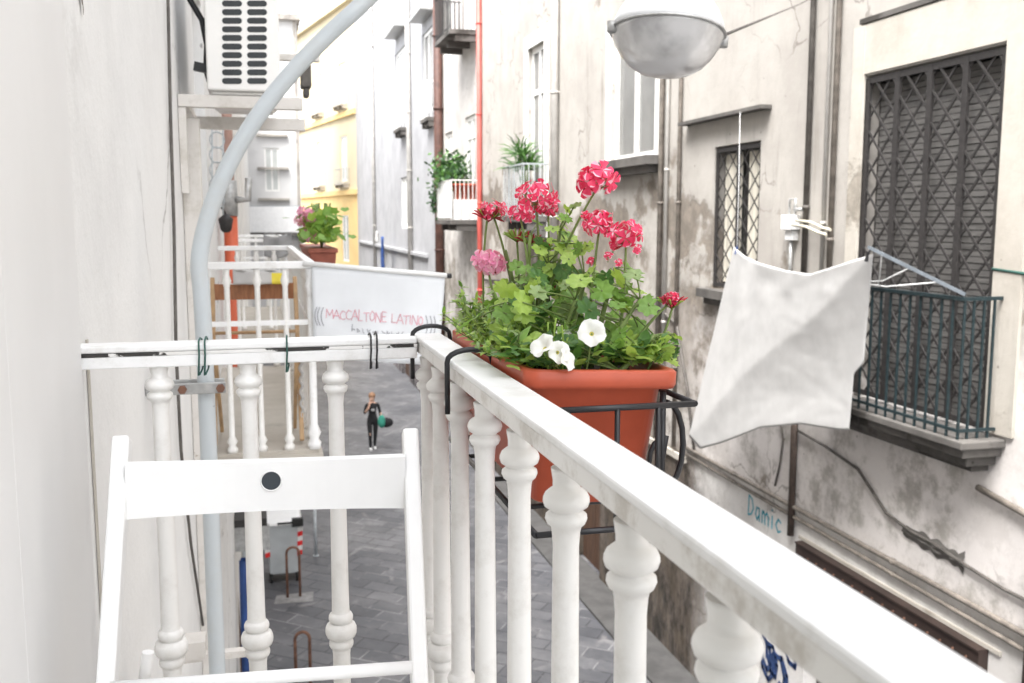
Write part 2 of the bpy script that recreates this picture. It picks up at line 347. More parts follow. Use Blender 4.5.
# ------------------------------------------------------------------ facade helper
class Fac:
    def __init__(s, x, y, dx, dy, nx, ny): s.o = Vector((x, y, 0)); s.d = Vector((dx, dy, 0)).normalized(); s.n = Vector((nx, ny, 0)).normalized()
    def p(s, a, z, t=0): q = s.o + s.d*a + s.n*t; return Vector((q.x, q.y, z))
    def box(s, mb, a0, a1, z0, z1, t0, t1, m=0):
        mb.hexa([s.p(a0,z0,t0), s.p(a1,z0,t0), s.p(a1,z0,t1), s.p(a0,z0,t1), s.p(a0,z1,t0), s.p(a1,z1,t0), s.p(a1,z1,t1), s.p(a0,z1,t1)], m)
    def wall(s, mb, a0, a1, z0, z1, ops, depth=.25, back=5.0, zsplit=None):
        A = sorted({a0, a1} | {o[0] for o in ops} | {o[1] for o in ops}); Z = sorted({z0, z1} | {o[2] for o in ops} | {o[3] for o in ops} | set(zsplit or []))
        for i in range(len(A)-1):
            for j in range(len(Z)-1):
                ca = (A[i]+A[i+1])/2; cz = (Z[j]+Z[j+1])/2
                if any(o[0] < ca < o[1] and o[2] < cz < o[3] for o in ops): continue
                mi = 0
                if zsplit: mi = 1 if cz > zsplit[0] else 0
                mb.face([s.p(A[i],Z[j]), s.p(A[i+1],Z[j]), s.p(A[i+1],Z[j+1]), s.p(A[i],Z[j+1])], mi)
        for o in ops:
            b0, b1, y0, y1 = o[:4]; d = -depth-.02
            mb.face([s.p(b0,y0), s.p(b0,y1), s.p(b0,y1,d), s.p(b0,y0,d)]); mb.face([s.p(b1,y0), s.p(b1,y1), s.p(b1,y1,d), s.p(b1,y0,d)])
            mb.face([s.p(b0,y0), s.p(b1,y0), s.p(b1,y0,d), s.p(b0,y0,d)]); mb.face([s.p(b0,y1), s.p(b1,y1), s.p(b1,y1,d), s.p(b0,y1,d)])
        e = -depth-.02
        mb.face([s.p(a0,z0), s.p(a0,z1), s.p(a0,z1,e), s.p(a0,z0,e)]); mb.face([s.p(a1,z0), s.p(a1,z1), s.p(a1,z1,e), s.p(a1,z0,e)])
        mb.face([s.p(a0,z1), s.p(a1,z1), s.p(a1,z1,e), s.p(a0,z1,e)])
        s.box(mb, a0, a1, z0, z1, -back, e)
def window(F, par, a0, a1, z0, z1, rec=.12, fw=.07, vert=1, horiz=(), frame=None, pane=None, name='window'):
    fr = MB(); frame = frame or M['winwhite']; pane = pane or M['glass']
    F.box(fr, a0, a0+fw, z0, z1, -rec-.06, -rec); F.box(fr, a1-fw, a1, z0, z1, -rec-.06, -rec)
    F.box(fr, a0+fw, a1-fw, z0, z0+fw, -rec-.06, -rec); F.box(fr, a0+fw, a1-fw, z1-fw, z1, -rec-.06, -rec)
    for k in range(vert):
        c = a0+(a1-a0)*(k+1)/(vert+1); F.box(fr, c-fw/2, c+fw/2, z0+fw, z1-fw, -rec-.058, -rec+.004)
    for h in horiz: F.box(fr, a0+fw, a1-fw, h-fw/2, h+fw/2, -rec-.056, -rec+.002)
    f = fr.build(name, frame, par)
    pn = MB(); F.box(pn, a0+fw*.5, a1-fw*.5, z0+fw*.5, z1-fw*.5, -rec-.045, -rec-.03); pn.build('pane', pane, f)
    return f
def iron_balcony(F, label, group, a0, a1, zf, h=1.0, proj=.7, mat=None, slabmat=None, th=.12, n=None, name='balcony', panel=None):
    o = F.p((a0+a1)/2, zf-th, proj/2); t = thing(name, label, 'balcony', o, group); mat = mat or M['iron']
    sl = MB(); F.box(sl, a0, a1, zf-th, zf, .002, proj)
    k = max(2, int((a1-a0)/1.0))
    for i in range(k+1):
        c = a0+.1+(a1-a0-.2)*i/k; F.box(sl, c-.07, c+.07, zf-th-.18, zf-th, .002, proj*.8)
    sl.build('slab', slabmat or M['darkstone'], t)
    tr = MB(); r = .018
    F.box(tr, a0, a1, zf+h-.03, zf+h, proj-.05, proj-.01); F.box(tr, a0, a0+.03, zf+h-.03, zf+h, .002, proj-.05); F.box(tr, a1-.03, a1, zf+h-.03, zf+h, .002, proj-.05)
    tr.build('handrail', mat, t)
    tr = MB(); F.box(tr, a0, a1, zf+.08, zf+.10, proj-.04, proj-.02); tr.build('bottom_rail', mat, t)
    b = MB(); n = n or int((a1-a0)/.13)
    for i in range(n+1):
        c = a0+.015+(a1-a0-.03)*i/n; F.box(b, c-.009, c+.009, zf, zf+h-.03, proj-.039, proj-.021)
    for c in (a0+.015, a1-.015):
        for q in range(1, int(proj/.13)+1): F.box(b, c-.009, c+.009, zf, zf+h-.03, proj-.03-q*.12, proj-.012-q*.12)
    ob = b.build('railing_bars', mat, t)
    if panel:
        p = MB(); F.box(p, panel[0], panel[1], zf+.05, zf+h-.05, proj-.018, proj-.008); p.build('panel', M['whiteplastic'], t)
        if len(panel) > 2:
            p = MB(); F.box(p, a1-.012, a1-.004, zf+.05, zf+h-.05, .1, proj-.06); F.box(p, a0+.004, a0+.012, zf+.05, zf+h-.05, .1, proj-.06); p.build('side_panel', M['whiteplastic'], t)
    return t

# ------------------------------------------------------------------ ground
g = MB(); g.face([(-200,-200,0),(200,-200,0),(200,400,0),(-200,400,0)]); struct('ground', g, M['kerb'])
g = MB(); g.face([(-.9,-12,.004),(6.3,-12,.004),(6.3,62,.004),(-.9,62,.004)]); g.face([(-6,62,.004),(6.3,62,.004),(-2,100,.004),(-14,100,.004)]); struct('street', g, M['paving'])
g = MB(); g.box(5.35,6.05,-10,24,.0,.05); o = struct('pavement', g, M['kerb'])

# ------------------------------------------------------------------ RIGHT building 1 (cream, stained)
FR = Fac(6, 0, 0, 1, -1, 0)
b1 = thing('cream_building', 'stained cream plaster building on the right with barred windows and a dark garage lintel', 'building', (8,8,0))
ops = [(6.96,8.885,4.86,8.12),(11.0,12.25,5.76,7.65),(14.3,16.26,7.63,9.95),(20.3,21.6,6.3,10.42),(6.9,9.62,.0,2.80),(16.6,18.0,.0,2.5),(7.0,8.8,9.9,13.0),(14.3,16.2,11.6,14),(22.5,24.0,.0,2.6)]
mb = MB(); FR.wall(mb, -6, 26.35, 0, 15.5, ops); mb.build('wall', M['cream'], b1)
mb = MB(); FR.box(mb, -6, 26.35, 15.5, 15.8, -5.0, .35); mb.build('roof', M['stone'], b1)
# raised plaster surround of the barred french window
mb = MB(); FR.box(mb, 8.90, 9.10, 4.9, 8.62, .001, .03); FR.box(mb, 6.62, 6.94, 4.9, 8.62, .001, .03); FR.box(mb, 6.94, 8.90, 8.14, 8.62, .001, .026)
mb.build('window_surround', M['surround'], b1)
mb = MB(); FR.box(mb, 6.4, 9.0, 8.64, 8.69, .001, .035); mb.build('cornice', M['darkstone'], b1)
wn = window(FR, b1, 6.96, 8.885, 4.86, 8.12, rec=.16, fw=.05, vert=0, frame=M['iron'], pane=M['dark'])
sh = MB()
for i in range(54):
    z = 4.92+i*.058; FR.box(sh, 7.02, 8.83, z, z+.05, -.15, -.135-.006*(i%2))
sh.build('roller_shutter', M['shutter'], wn)
def lattice(F, par, a0, a1, z0, z1, cols, t, pitch=.27, r=.008, bar=.028, mat=None, seg=.44):
    gr = MB()
    for k in range(cols+1):
        c = a0+(a1-a0)*k/cols; F.box(gr, c-bar/2, c+bar/2, z0, z1, t, t+.03)
    F.box(gr, a0, a1, z1-.06, z1, t+.001, t+.028); F.box(gr, a0, a1, z0, z0+.05, t+.001, t+.028)
    wv = (a1-a0)/cols
    for k in range(cols):
        c0 = a0+wv*k+bar/2; c1 = a0+wv*(k+1)-bar/2
        z = z0-pitch*1.3
        while z < z1:
            for s0, s1 in ((c0, c1), (c1, c0)):
                za, zb = z, z+seg; sa, sb = s0, s1
                if za < z0: q = (z0-za)/(zb-za); sa = s0+(s1-s0)*q; za = z0
                if zb > z1-.05: q = (z1-.05-z)/seg; sb = s0+(s1-s0)*q; zb = z1-.05
                if zb > za+.02: gr.bar(F.p(sa, za, t+.012+(0.008 if s0 == c0 else -.002)), F.p(sb, zb, t+.012+(0.008 if s0 == c0 else -.002)), r*2, r, up=tuple(F.n))
            z += pitch
    return gr.build('grille', mat or M['iron'], par)
lattice(FR, wn, 6.98, 8.865, 4.9, 8.10, 4, -.03, bar=.07, pitch=.29, r=.011)
wn = window(FR, b1, 11.0, 12.25, 5.76, 7.65, rec=.16, fw=.06, vert=1, frame=M['iron'], pane=M['glass'])
cu = MB()
for a, b in ((11.10,11.5),(11.68,12.15)):
    cu.grid([[FR.p(a+(b-a)*i/12, z, -.125+.015*math.sin(i*1.6)) for i in range(13)] for z in (5.85, 7.55)])
cu.build('curtain', M['curtain'], wn)
lattice(FR, wn, 11.03, 12.22, 5.79, 7.63, 2, -.05, bar=.055, pitch=.27, r=.008, seg=.52)
mb = MB(); FR.box(mb, 10.9, 12.4, 5.64, 5.755, .001, .16); FR.box(mb, 11.0, 12.3, 5.55, 5.638, .001, .09); mb.build('window_sill', M['darkstone'], b1)
mb = MB(); FR.box(mb, 10.76, 13.12, 8.0, 8.045, .001, .16); mb.build('ledge', M['darkstone'], b1)
w1 = window(FR, b1, 14.3, 16.26, 7.63, 9.95, rec=.07, fw=.13, vert=1, pane=M['glass'])
mb = MB(); FR.box(mb, 14.06, 14.3, 7.66, 10.0, .001, .02); mb.build('window_surround', M['winwhite'], b1); mb = MB(); FR.box(mb, 16.26, 16.5, 7.66, 10.0, .001, .02); mb.build('window_surround', M['winwhite'], b1)
mb = MB(); FR.box(mb, 14.0, 16.5, 7.52, 7.655, .001, .26); FR.box(mb, 14.1, 16.4, 7.40, 7.518, .001, .18); mb.build('window_sill', M['darkstone'], b1)
window(FR, b1, 20.3, 21.6, 6.3, 10.42, rec=.08, fw=.12, vert=1, horiz=(9.45,), pane=M['glass'])
mb = MB(); FR.box(mb, 20.0, 20.3, 6.3, 10.7, .001, .03); FR.box(mb, 21.6, 21.9, 6.3, 10.7, .001, .03); FR.box(mb, 20.3, 21.6, 10.42, 10.7, .001, .03); mb.build('window_surround', M['winwhite'], b1)
window(FR, b1, 7.0, 8.8, 9.9, 13.0, vert=1); window(FR, b1, 14.3, 16.2, 11.6, 14, vert=1)
mb = MB(); FR.box(mb, 6.9, 9.62, 0, 2.80, -.22, -.18)
for i in range(28): FR.box(mb, 6.92, 9.6, .03+i*.099, .09+i*.099, -.181, -.165)
mb.build('garage_door', M['door'], b1)
mb = MB(); FR.box(mb, 6.75, 9.72, 2.70, 3.0, .001, .10); FR.box(mb, 6.75, 9.72, 3.0, 3.02, .001, .115)
for i in range(16): mb.lathe([(.012,-.006),(.012,.01)], FR.p(6.9+i*.17, 2.90, .105), k=6, M=Matrix.Rotation(PI/2, 3, 'Y'), m=1)
mb.build('lintel', [M['door'], M['rust']], b1)
mb = MB(); FR.box(mb, 6.6, 9.8, 3.022, 3.06, .001, .02); mb.build('ledge', M['surround'], b1)
for a, b, z in ((16.6,18.0,2.5),(22.5,24.0,2.6)):
    mb = MB(); FR.box(mb, a, b, 0, z, -.2, -.16); FR.box(mb, (a+b)/2-.02, (a+b)/2+.02, .0, z, -.161, -.15); mb.build('door', M['darkwood'], b1)
mb = MB(); FR.box(mb, 12.9, 26.0, 3.15, 3.24, .001, .05); mb.build('string_course', M['surround'], b1)
# graffiti (spray paint on the wall)
def strokes(mb, polys, w, place, th=.002, m=0):
    for pl in polys:
        pts = [place(*p) for p in pl]
        for a, b in zip(pts, pts[1:]):
            d = (b-a); L = d.length
            if L < 1e-5: continue
            nrm = (place(0,0,th)-place(0,0)).normalized(); s = d.normalized().cross(nrm)*(w/2); e = d.normalized()*(w*.3)
            mb.hexa([a-e-s, a-e+s, b+e+s, b+e-s, a-e-s+nrm*th, a-e+s+nrm*th, b+e+s+nrm*th, b+e-s+nrm*th], m)
GL = {'M': [[(0,0),(.1,1),(.5,.3),(.9,1),(1,0)]], 'A': [[(0,0),(.5,1),(1,0)],[(.2,.35),(.85,.35)]], 'C': [[(.95,.85),(.5,1),(.08,.6),(.15,.15),(.5,0),(.95,.12)]],
      'L': [[(.15,1),(.1,0),(.85,.03)]], 'T': [[(0,.95),(1,1)],[(.5,.97),(.48,0)]], 'O': [[(.5,1),(.1,.6),(.15,.15),(.5,0),(.88,.3),(.85,.75),(.5,1)]],
      'N': [[(.05,0),(.12,1),(.85,0),(.92,1)]], 'E': [[(.9,.95),(.15,1),(.1,0),(.9,.02)],[(.12,.5),(.75,.52)]], 'I': [[(.5,1),(.5,0)]], 'D': [[(.2,1),(.15,0),(.6,.1),(.9,.45),(.7,.85),(.2,1)]],
      'a': [[(.8,.6),(.3,.6),(.1,.25),(.4,0),(.8,.3)],[(.8,.6),(.85,0)]], 'm': [[(.1,0),(.1,.6)],[(.1,.4),(.3,.6),(.45,.4),(.45,0)],[(.45,.4),(.7,.6),(.9,.4),(.9,0)]], 'i': [[(.5,.6),(.5,0)],[(.48,.85),(.53,.9)]],
      'c': [[(.9,.5),(.5,.62),(.15,.3),(.5,0),(.9,.1)]]}
mb = MB(); xx = 11.05
for ch, wd in (('D',.17),('a',.13),('m',.19),('i',.08),('c',.15)):
    strokes(mb, [[(px_*wd, pz_*.26) for px_, pz_ in pl] for pl in GL[ch]], .022, lambda a, z, t=0, xx=xx: FR.p(xx-a, 2.94+z, .004+t)); xx -= wd+.03
mb.build('graffiti', M['graf'], b1)
mb = MB(); rr = random.Random(4)
for k in range(16):
    cy = 9.85+rr.random()*1.3; cz = 1.1+rr.random()*1.3
    strokes(mb, [[(cy+.22*math.cos(q*.9+k)*(1-.1*q), cz+.2*math.sin(q*1.1+k)) for q in range(6)]], .06, lambda a, z, t=0: FR.p(a, z, .004+.0005*k+t))
mb.build('graffiti', M['grafblue'], b1)

mb = MB()
mb.grid([[FR.p(7.95-.85*i_/20, 3.70-.04*i_/20+(j_-4)*.016*(.8+abs(mnoise.noise(Vector((i_*.22,3,1))))*2.2), max(.001, .05*(1-abs(j_-4)/4)*(.6+1.2*mnoise.noise(Vector((i_*.5,j_*.6,4)))))) for i_ in range(21)] for j_ in range(9)])
mb.build('crumbling_mortar', M['darkstone'], b1)
# small balcony under the barred french window (moulded stone base, green iron bars)
t = thing('balcony', 'shallow balcony of green iron bars on a moulded stone base below the big barred window', 'balcony', (5.8,7.8,4.6))
mb = MB(); FR.box(mb, 6.70, 9.15, 4.80, 4.87, .002, .44); FR.box(mb, 6.74, 9.11, 4.72, 4.80, .002, .39); FR.box(mb, 6.80, 9.05, 4.63, 4.72, .002, .30); FR.box(mb, 6.88, 8.97, 4.56, 4.63, .002, .18)
mb.build('slab', M['darkstone'], t, bevel=.012)
mb = MB(); FR.box(mb, 6.80, 9.06, 6.03, 6.06, .37, .41); FR.box(mb, 6.80, 6.83, 6.03, 6.06, .002, .37); FR.box(mb, 9.03, 9.06, 6.03, 6.06, .002, .37); mb.build('handrail', M['greeniron'], t); mb = MB(); FR.box(mb, 6.8, 9.06, 4.93, 4.955, .38, .40); FR.box(mb, 6.8, 6.825, 4.93, 4.955, .002, .38); mb.build('bottom_rail', M['greeniron'], t)
mb = MB()
for i in range(17):
    a = 6.815+2.23*i/16; FR.box(mb, a-.009, a+.009, 4.87, 6.03, .381, .399)
for q in (.1,.2,.3): FR.box(mb, 6.806, 6.824, 4.87, 6.03, q-.009, q+.009); FR.box(mb, 9.036, 9.054, 4.87, 6.03, q-.009, q+.009)
mb.build('railing_bars', M['greeniron'], t)
# drying rack arm + lines
tip = PX(868,247,5.2); crn = Vector((5.62,6.83,6.08))
t = thing('clothes_drying_arm', 'grey metal clothes line arm reaching out from the corner of the green balcony rail', 'clothes line', crn)
mb = MB(); mb.bar(crn, tip, .015, .028); mb.build('arm', simple('blue_grey_steel', (.16,.18,.20), .5), t)
mb = MB(); a2 = Vector((5.60, 8.9, 6.08))
for k, (q0, q1) in enumerate(((.15,.1),(.45,.35),(.75,.6))):
    p = crn.lerp(tip, 1-q0); e = Vector((5.62, 8.0+.3*k, 6.09)); mb.tube([p, p.lerp(e, .5)-Vector((0,0,.05)), e], .006, 6)
mb.build('line', M['whiteplastic'], t)

# the white cloth
top = [(734,247),(745,256),(760,263),(785,270),(810,274),(835,266),(873,254)]
bot = [(689,436),(700,449),(722,443),(760,428),(800,424),(838,430),(858,430)]
def lerp_poly(pl, s):
    f = s*(len(pl)-1); i = min(int(f), len(pl)-2); q = f-i; return (pl[i][0]*(1-q)+pl[i+1][0]*q, pl[i][1]*(1-q)+pl[i+1][1]*q)
NU, NV = 64, 64; P = []
for j in range(NV+1):
    row = []; tv = j/NV
    for i in range(NU+1):
        s = i/NU; a = lerp_poly(top, s); b = lerp_poly(bot, s)
        u = a[0]*(1-tv)+b[0]*tv; v = a[1]*(1-tv)+b[1]*tv
        if s > .9 and tv > .62: u -= 9*(s-.9)/.1*min(1, (tv-.62)/.06)
        x = 5.45-.22*s + .06*math.sin(tv*3)*1
        dg = s + tv - 1.0                          # belly of the cloth: upper left leans to the light, lower right hangs under
        x += -.10*tv + (.27*dg if dg > 0 else .02*dg)
        N3 = lambda k, z: mnoise.noise(Vector((s*k+.6*mnoise.noise(Vector((s*2,tv*2,z))), tv*k, z)))
        we = min(1, 5*s, 5*(1-s))
        x += (.014*N3(1.8, 1) + .009*N3(4.5, 2) - .006*abs(N3(6, 5)) - .004*abs(N3(11, 7)) + .001*N3(24, 3))*we
        x += .035*math.exp(-tv/.12)*N3(8, 9)*we
        row.append(PX(u, v, x))
    P.append(row)
mb = MB(); mb.grid(P); cl = mb.build('hanging_cloth', M['cloth'], solid=.004)
tag(cl, 'white cotton cloth pegged to dry in front of the right wall beside the barred window', 'cloth')
t = MB(); t.tube([PX(740,112,5.84), PX(739,180,5.64), PX(737,250,5.44)], .0032, 6); tag(t.build('cord', M['whiteplastic']), 'thin white cord hanging from the ledge down to the corner of the drying cloth', 'cord')
for (u, v, x, lb) in ((737,250,5.43,'small pale blue clothes peg at the left corner of the cloth'),(868,256,5.19,'small dark clothes peg at the right corner of the cloth')):
    p = PX(u, v, x); mb = MB(); mb.bar(p+Vector((-.01,0,-.05)), p+Vector((0,0,.04)), .02, .012); mb.bar(p+Vector((-.012,.02,-.05)), p+Vector((0,0,.04)), .02, .012)
    tag(mb.build('clothes_peg', M['blue'] if 'blue' in lb else M['blackwire']), lb, 'clothes peg')

# pipes, conduits and cables on the right wall
def wallpipe(pts, r, mat, name, label, cat='pipe', group=None, F=FR, off=None, clips=True, k=10):
    """pts: (along, z) on facade F"""
    off = off if off is not None else r+.012
    P3 = [F.p(a, z, off) for a, z in pts]; t = thing(name, label, cat, P3[0], group)
    mb = MB(); mb.tube(P3, r, k); mb.build('tube', mat, t)
    if clips:
        for p0, p1 in zip(P3, P3[1:]):
            L = (p1-p0).length; n = int(L/2.2)
            for i in range(n):
                c = p0.lerp(p1, (i+.5)/n); d = (p1-p0).normalized(); cb = MB(); cb.tube([c-d*.02, c+d*.02], r*1.25, k); cb.bar(c-F.n*off, c, .02, .03); cb.build('clip', mat, t)
    return t
wallpipe([(26.25,1.2),(26.25,15.4)], .07, M['redpipe'], 'drainpipe', 'salmon red drainpipe running down the whole cream facade', 'drainpipe')
wallpipe([(31.9,0),(31.9,15.9)], .15, M['brownpipe'], 'drainpipe', 'thick dark brown drainpipe beside the plant balcony', 'drainpipe')
wallpipe([(19.3,5.5),(19.3,15.4)], .075, M['lightpipe'], 'drainpipe', 'pale cream downpipe right of the tall plant window', 'drainpipe')
wallpipe([(13.95,3.3),(13.95,15.4)], .04, M['conduit'], 'conduit', 'weathered conduit behind the street lamp, further of the two', 'conduit')
wallpipe([(13.75,4.0),(13.75,15.4)], .03, M['lightpipe'], 'conduit', 'light grey conduit between the two weathered ones behind the lamp', 'conduit')
wallpipe([(13.3,3.3),(13.3,15.4)], .03, M['conduit'], 'conduit', 'weathered brown conduit behind the street lamp, nearer the small barred window', 'conduit')
wallpipe([(9.86,5.6),(9.86,15.4)], .032, M['cable'], 'conduit', 'dark vertical pipe between the two barred windows', 'conduit')
wallpipe([(9.52,5.4),(9.52,15.4)], .022, M['lightpipe'], 'conduit', 'thin pale conduit with clips right of the dark pipe', 'conduit')
wallpipe([(9.36,5.2),(9.36,15.4)], .03, M['conduit'], 'conduit', 'brownish conduit beside the plaster surround of the big window', 'conduit')
wallpipe([(9.92,3.02),(9.92,4.75)], .04, M['darkpipe'], 'pipe', 'short rusty black pipe above the left end of the garage lintel', 'pipe')
wallpipe([(12.9,3.40),(9.9,3.37),(6.2,3.34),(3,3.33)], .028, M['conduit'], 'conduit', 'upper horizontal conduit above the garage lintel', 'conduit')
wallpipe([(12.9,3.30),(9.9,3.25),(6.2,3.20),(3,3.2)], .022, M['conduit'], 'conduit', 'lower horizontal conduit above the garage lintel', 'conduit')
wallpipe([(9.9,4.28),(9.3,4.22),(8.7,4.12),(8.2,3.80),(7.8,3.73),(7.5,3.72),(7.2,3.68),(6.6,3.62),(3,3.6)], .016, M['cable'], 'cable', 'dark cable sagging in a wave along the wall under the balcony', 'cable', clips=False)
wallpipe([(6.95,4.40),(6.2,4.3),(3,4.2)], .03, M['conduit'], 'conduit', 'grey conduit leaving the right end of the balcony base', 'conduit')
wallpipe([(6.28,2.6),(6.28,4.0)], .03, M['darkpipe'], 'pipe', 'dark vertical pipe at the right edge below the big window', 'pipe')
wallpipe([(26.0,5.05),(20,5.35),(16.5,5.2),(14.0,5.35),(13.3,5.15),(12.9,4.3),(12.6,3.4)], .02, M['cable'], 'cable', 'dark cable crossing the peeled wall behind the flowers', 'cable', clips=False)
wallpipe([(10.45,4.55),(10.3,4.4),(10.2,4.1),(10.25,3.8),(10.35,3.5)], .014, M['cable'], 'cable', 'looped thin cable on the wall under the drying cloth', 'cable', clips=False)
wallpipe([(6.95,6.28),(6.6,6.26),(6.2,6.25),(3,6.22)], .014, M['greenwire'], 'cable', 'green garden wire running right from the big window', 'cable', clips=False)
# meter box with taps
p = FR.p(10.13, 6.62, .06); t = thing('meter_box', 'small white meter box with metal taps on the wall between the barred windows', 'meter', p)
mb = MB(); FR.box(mb, 10.03, 10.25, 6.57, 6.74, .002, .13); FR.box(mb, 10.06, 10.22, 6.45, 6.565, .002, .09); mb.build('box', M['whiteplastic'], t, bevel=.008)
mb = MB(); mb.tube([FR.p(10.18,6.74,.06),FR.p(10.18,6.92,.06),FR.p(10.06,6.92,.06),FR.p(10.06,6.74,.06)], .016, 8); mb.build('pipework', M['steel'], t); mb = MB(); mb.tube([FR.p(10.14,6.45,.05),FR.p(10.14,5.9,.05)], .02, 8); mb.build('pipework', M['steel'], t); mb = MB(); mb.tube([FR.p(10.06,6.80,.06),FR.p(9.9,6.80,.06)], .02, 8)
mb.build('pipework', M['steel'], t)
for dz, lb in ((0,'upper ivory plastic pipe curving right from the meter box'),(-.05,'lower ivory plastic pipe curving right from the meter box')):
    wallpipe([(10.0,6.68+dz),(9.7,6.66+dz),(9.45,6.60+dz),(9.3,6.58+dz)], .016, M['yellowpipe'], 'pipe', lb, 'pipe', off=.08+abs(dz), clips=False)

# plants helper
def leaf_round(mb, c, n, size, lobes=7, m=0, rnd=random, cup=.18, k=None):
    c = Vector(c); n = Vector(n).normalized(); a = n.orthogonal().normalized(); a.rotate(Quaternion(n, rnd.random()*6.28)); b = n.cross(a)
    k = k or lobes*6; idx = len(mb.v); mb.v.append(tuple(c - n*size*cup*.8))
    rr_ = []
    for ring, f in ((0, .5), (1, 1.0)):
        for j in range(k):
            an = 2*PI*j/k; lob = 1 - ((.22*abs(math.cos(an*lobes/2))**4 + .05*abs(math.sin(an*lobes*1.5))) if ring else .1*abs(math.cos(an*lobes/2))); lob *= .55+.45*min(1, abs(an if an < PI else an-2*PI)/.5)
            r = size*f*lob; wv = math.sin(an*lobes)*.05*size*f
            mb.v.append(tuple(c + a*r*math.cos(an) + b*r*math.sin(an) + n*(-size*cup*(1-f)+wv - size*.25*f*f*max(0, -math.cos(an)))))
    for j in range(k):
        q = (j+1)%k
        mb.f.append((idx, idx+1+j, idx+1+q)); mb.f.append((idx+1+j, idx+1+k+j, idx+1+k+q, idx+1+q)); mb.m += [m, m]; mb.sm += [True, True]
def leaf_long(mb, c, d, n, L, wd, m=0):
    c = Vector(c); d = Vector(d).normalized(); n = Vector(n); s = d.cross(n)
    if s.length < 1e-4: s = d.orthogonal()
    s.normalize(); n = s.cross(d); i = len(mb.v)
    pts = [c, c+d*L*.3+s*wd-n*wd*.3, c+d*L*.7+s*wd*.8-n*(L*.1), c+d*L-n*L*.25, c+d*L*.7-s*wd*.8-n*(L*.1), c+d*L*.3-s*wd-n*wd*.3, c+d*L*.3+n*wd*.15, c+d*L*.7-n*L*.06]
    mb.v += [tuple(p) for p in pts]
    for f in ((0,1,6),(0,6,5),(1,2,7,6),(6,7,4,5),(2,3,7),(7,3,4)): mb.f.append(tuple(i+q for q in f)); mb.m.append(m); mb.sm.append(True)
def UV(p):
    d = Vector(p)-CO; z = d.dot(CF); return 512+FPX*d.dot(CR)/z, 341.5-FPX*d.dot(CU)/z
def rvec(r=random):
    while 1:
        v = Vector((r.uniform(-1,1), r.uniform(-1,1), r.uniform(-1,1)))
        if .05 < v.length < 1: return v.normalized()

# balcony with plants in front of window 2, railing
iron_balcony(FR, 'iron balcony holding a spiky plant below the tall white window', None, 20.0, 21.7, 6.75, h=1.1, proj=.57, mat=M['greyiron'], n=9)
t = thing('potted_plant', 'spiky green dracaena plant on the balcony of the tall white window', 'plant', FR.p(20.8, 6.75, .28))
mb = MB(); mb.lathe([(.14,0),(.2,.32),(.22,.34)], FR.p(20.8,6.75,.28), 14); mb.build('pot', M['terracotta2'], t)
mb = MB(); r3 = random.Random(3)
for q in range(5):
    base = FR.p(20.8, 7.05, .28); hd = FR.p(20.45+q*.2, 7.75+.4*r3.random(), .15+.3*r3.random())
    mb.tube([base, hd], .02, 5, m=1)
    for i in range(34):
        d = rvec(r3); d.z = abs(d.z)*.9+.05; leaf_long(mb, hd-Vector((0,0,.1*r3.random())), d, (0,0,1), .38+.2*r3.random(), .02, 0 if r3.random() < .7 else 2)
mb.build('leaves', [M['leafC'], M['stem'], M['leafE']], t)

# RIGHT building 2 (y 26.4 - 33.3)
b2 = thing('plaster_building', 'pale peeling building between the salmon red pipe and the brown pipe', 'building', (8,30,0))
ops = [(27.1,28.5,6.70,9.6),(27.1,28.5,11.8,14.0),(29.5,31.3,0,2.6),(30.4,31.6,6.55,9.4),(30.4,31.6,11.4,14.0)]
mb = MB(); FR.wall(mb, 26.38, 33.3, 0, 16.5, ops); mb.build('wall', M['cream2'], b2)
mb = MB(); FR.box(mb, 26.38, 33.3, 16.5, 16.8, -5, .3); mb.build('roof', M['stone'], b2)
for o in ops:
    if o[2] > 1: window(FR, b2, *o, rec=.06, fw=.12, vert=1, horiz=(o[2]+.8*(o[3]-o[2]),), pane=M['glass2'])
mb = MB(); FR.box(mb, 29.5, 31.3, 0, 2.6, -.2, -.15); mb.build('door', M['darkwood'], b2)
iron_balcony(FR, 'white railed balcony with dark shrub and terracotta pots left of the red pipe', None, 26.65, 28.95, 6.66, h=1.1, proj=.8, mat=M['winwhite'], panel=(26.7,28.9))
iron_balcony(FR, 'dark grey iron balcony high up left of the red pipe, seen from below', None, 26.65, 28.95, 11.75, h=1.2, proj=.8, mat=M['iron'])
for i, (a, lb) in enumerate(((.15,'terracotta pot behind the white balcony bars, nearest the building wall'),(.38,'terracotta pot behind the white balcony bars, middle one'),(.60,'terracotta pot behind the white balcony bars, nearest the outer corner'))):
    mb = MB(); mb.lathe([(.07,0),(.10,.38),(.11,.38),(.11,.43)], FR.p(26.85,7.22,a), 14); mb.box(6-a-.1,6-a+.1,26.75,26.95,6.665,7.22,1); tag(mb.build('flower_pot', [M['terracotta'], M['whiteplastic']]), lb, 'flower pot', 'pots on the white railed balcony')
t = thing('shrub', 'dark green bushy shrub rising above the white railed balcony', 'shrub', FR.p(28.2,6.67,.5))
mb = MB(); mb.lathe([(.2,0),(.28,.4)], FR.p(28.2,6.67,.5), 12); mb.build('pot', M['terracotta2'], t)
mb = MB(); mb.tube([FR.p(28.2,7.05,.5), FR.p(28.2,8.2,.5)], .03, 6, m=2)
for q in range(900):
    cc = FR.p(28.2+random.gauss(0,.40), 8.0+random.gauss(0,.26), .5+random.gauss(0,.22))
    if cc.z < 7.55: continue
    leaf_long(mb, cc, rvec(), rvec(), .16, .04, 0 if random.random() < .6 else 1)
mb.build('leaves', [M['leafE'], M['leafC'], M['stem']], t)
t = thing('hanging_plant', 'small dark trailing plant on the left end of the white balcony', 'plant', FR.p(28.8,6.9,.84))
mb = MB()
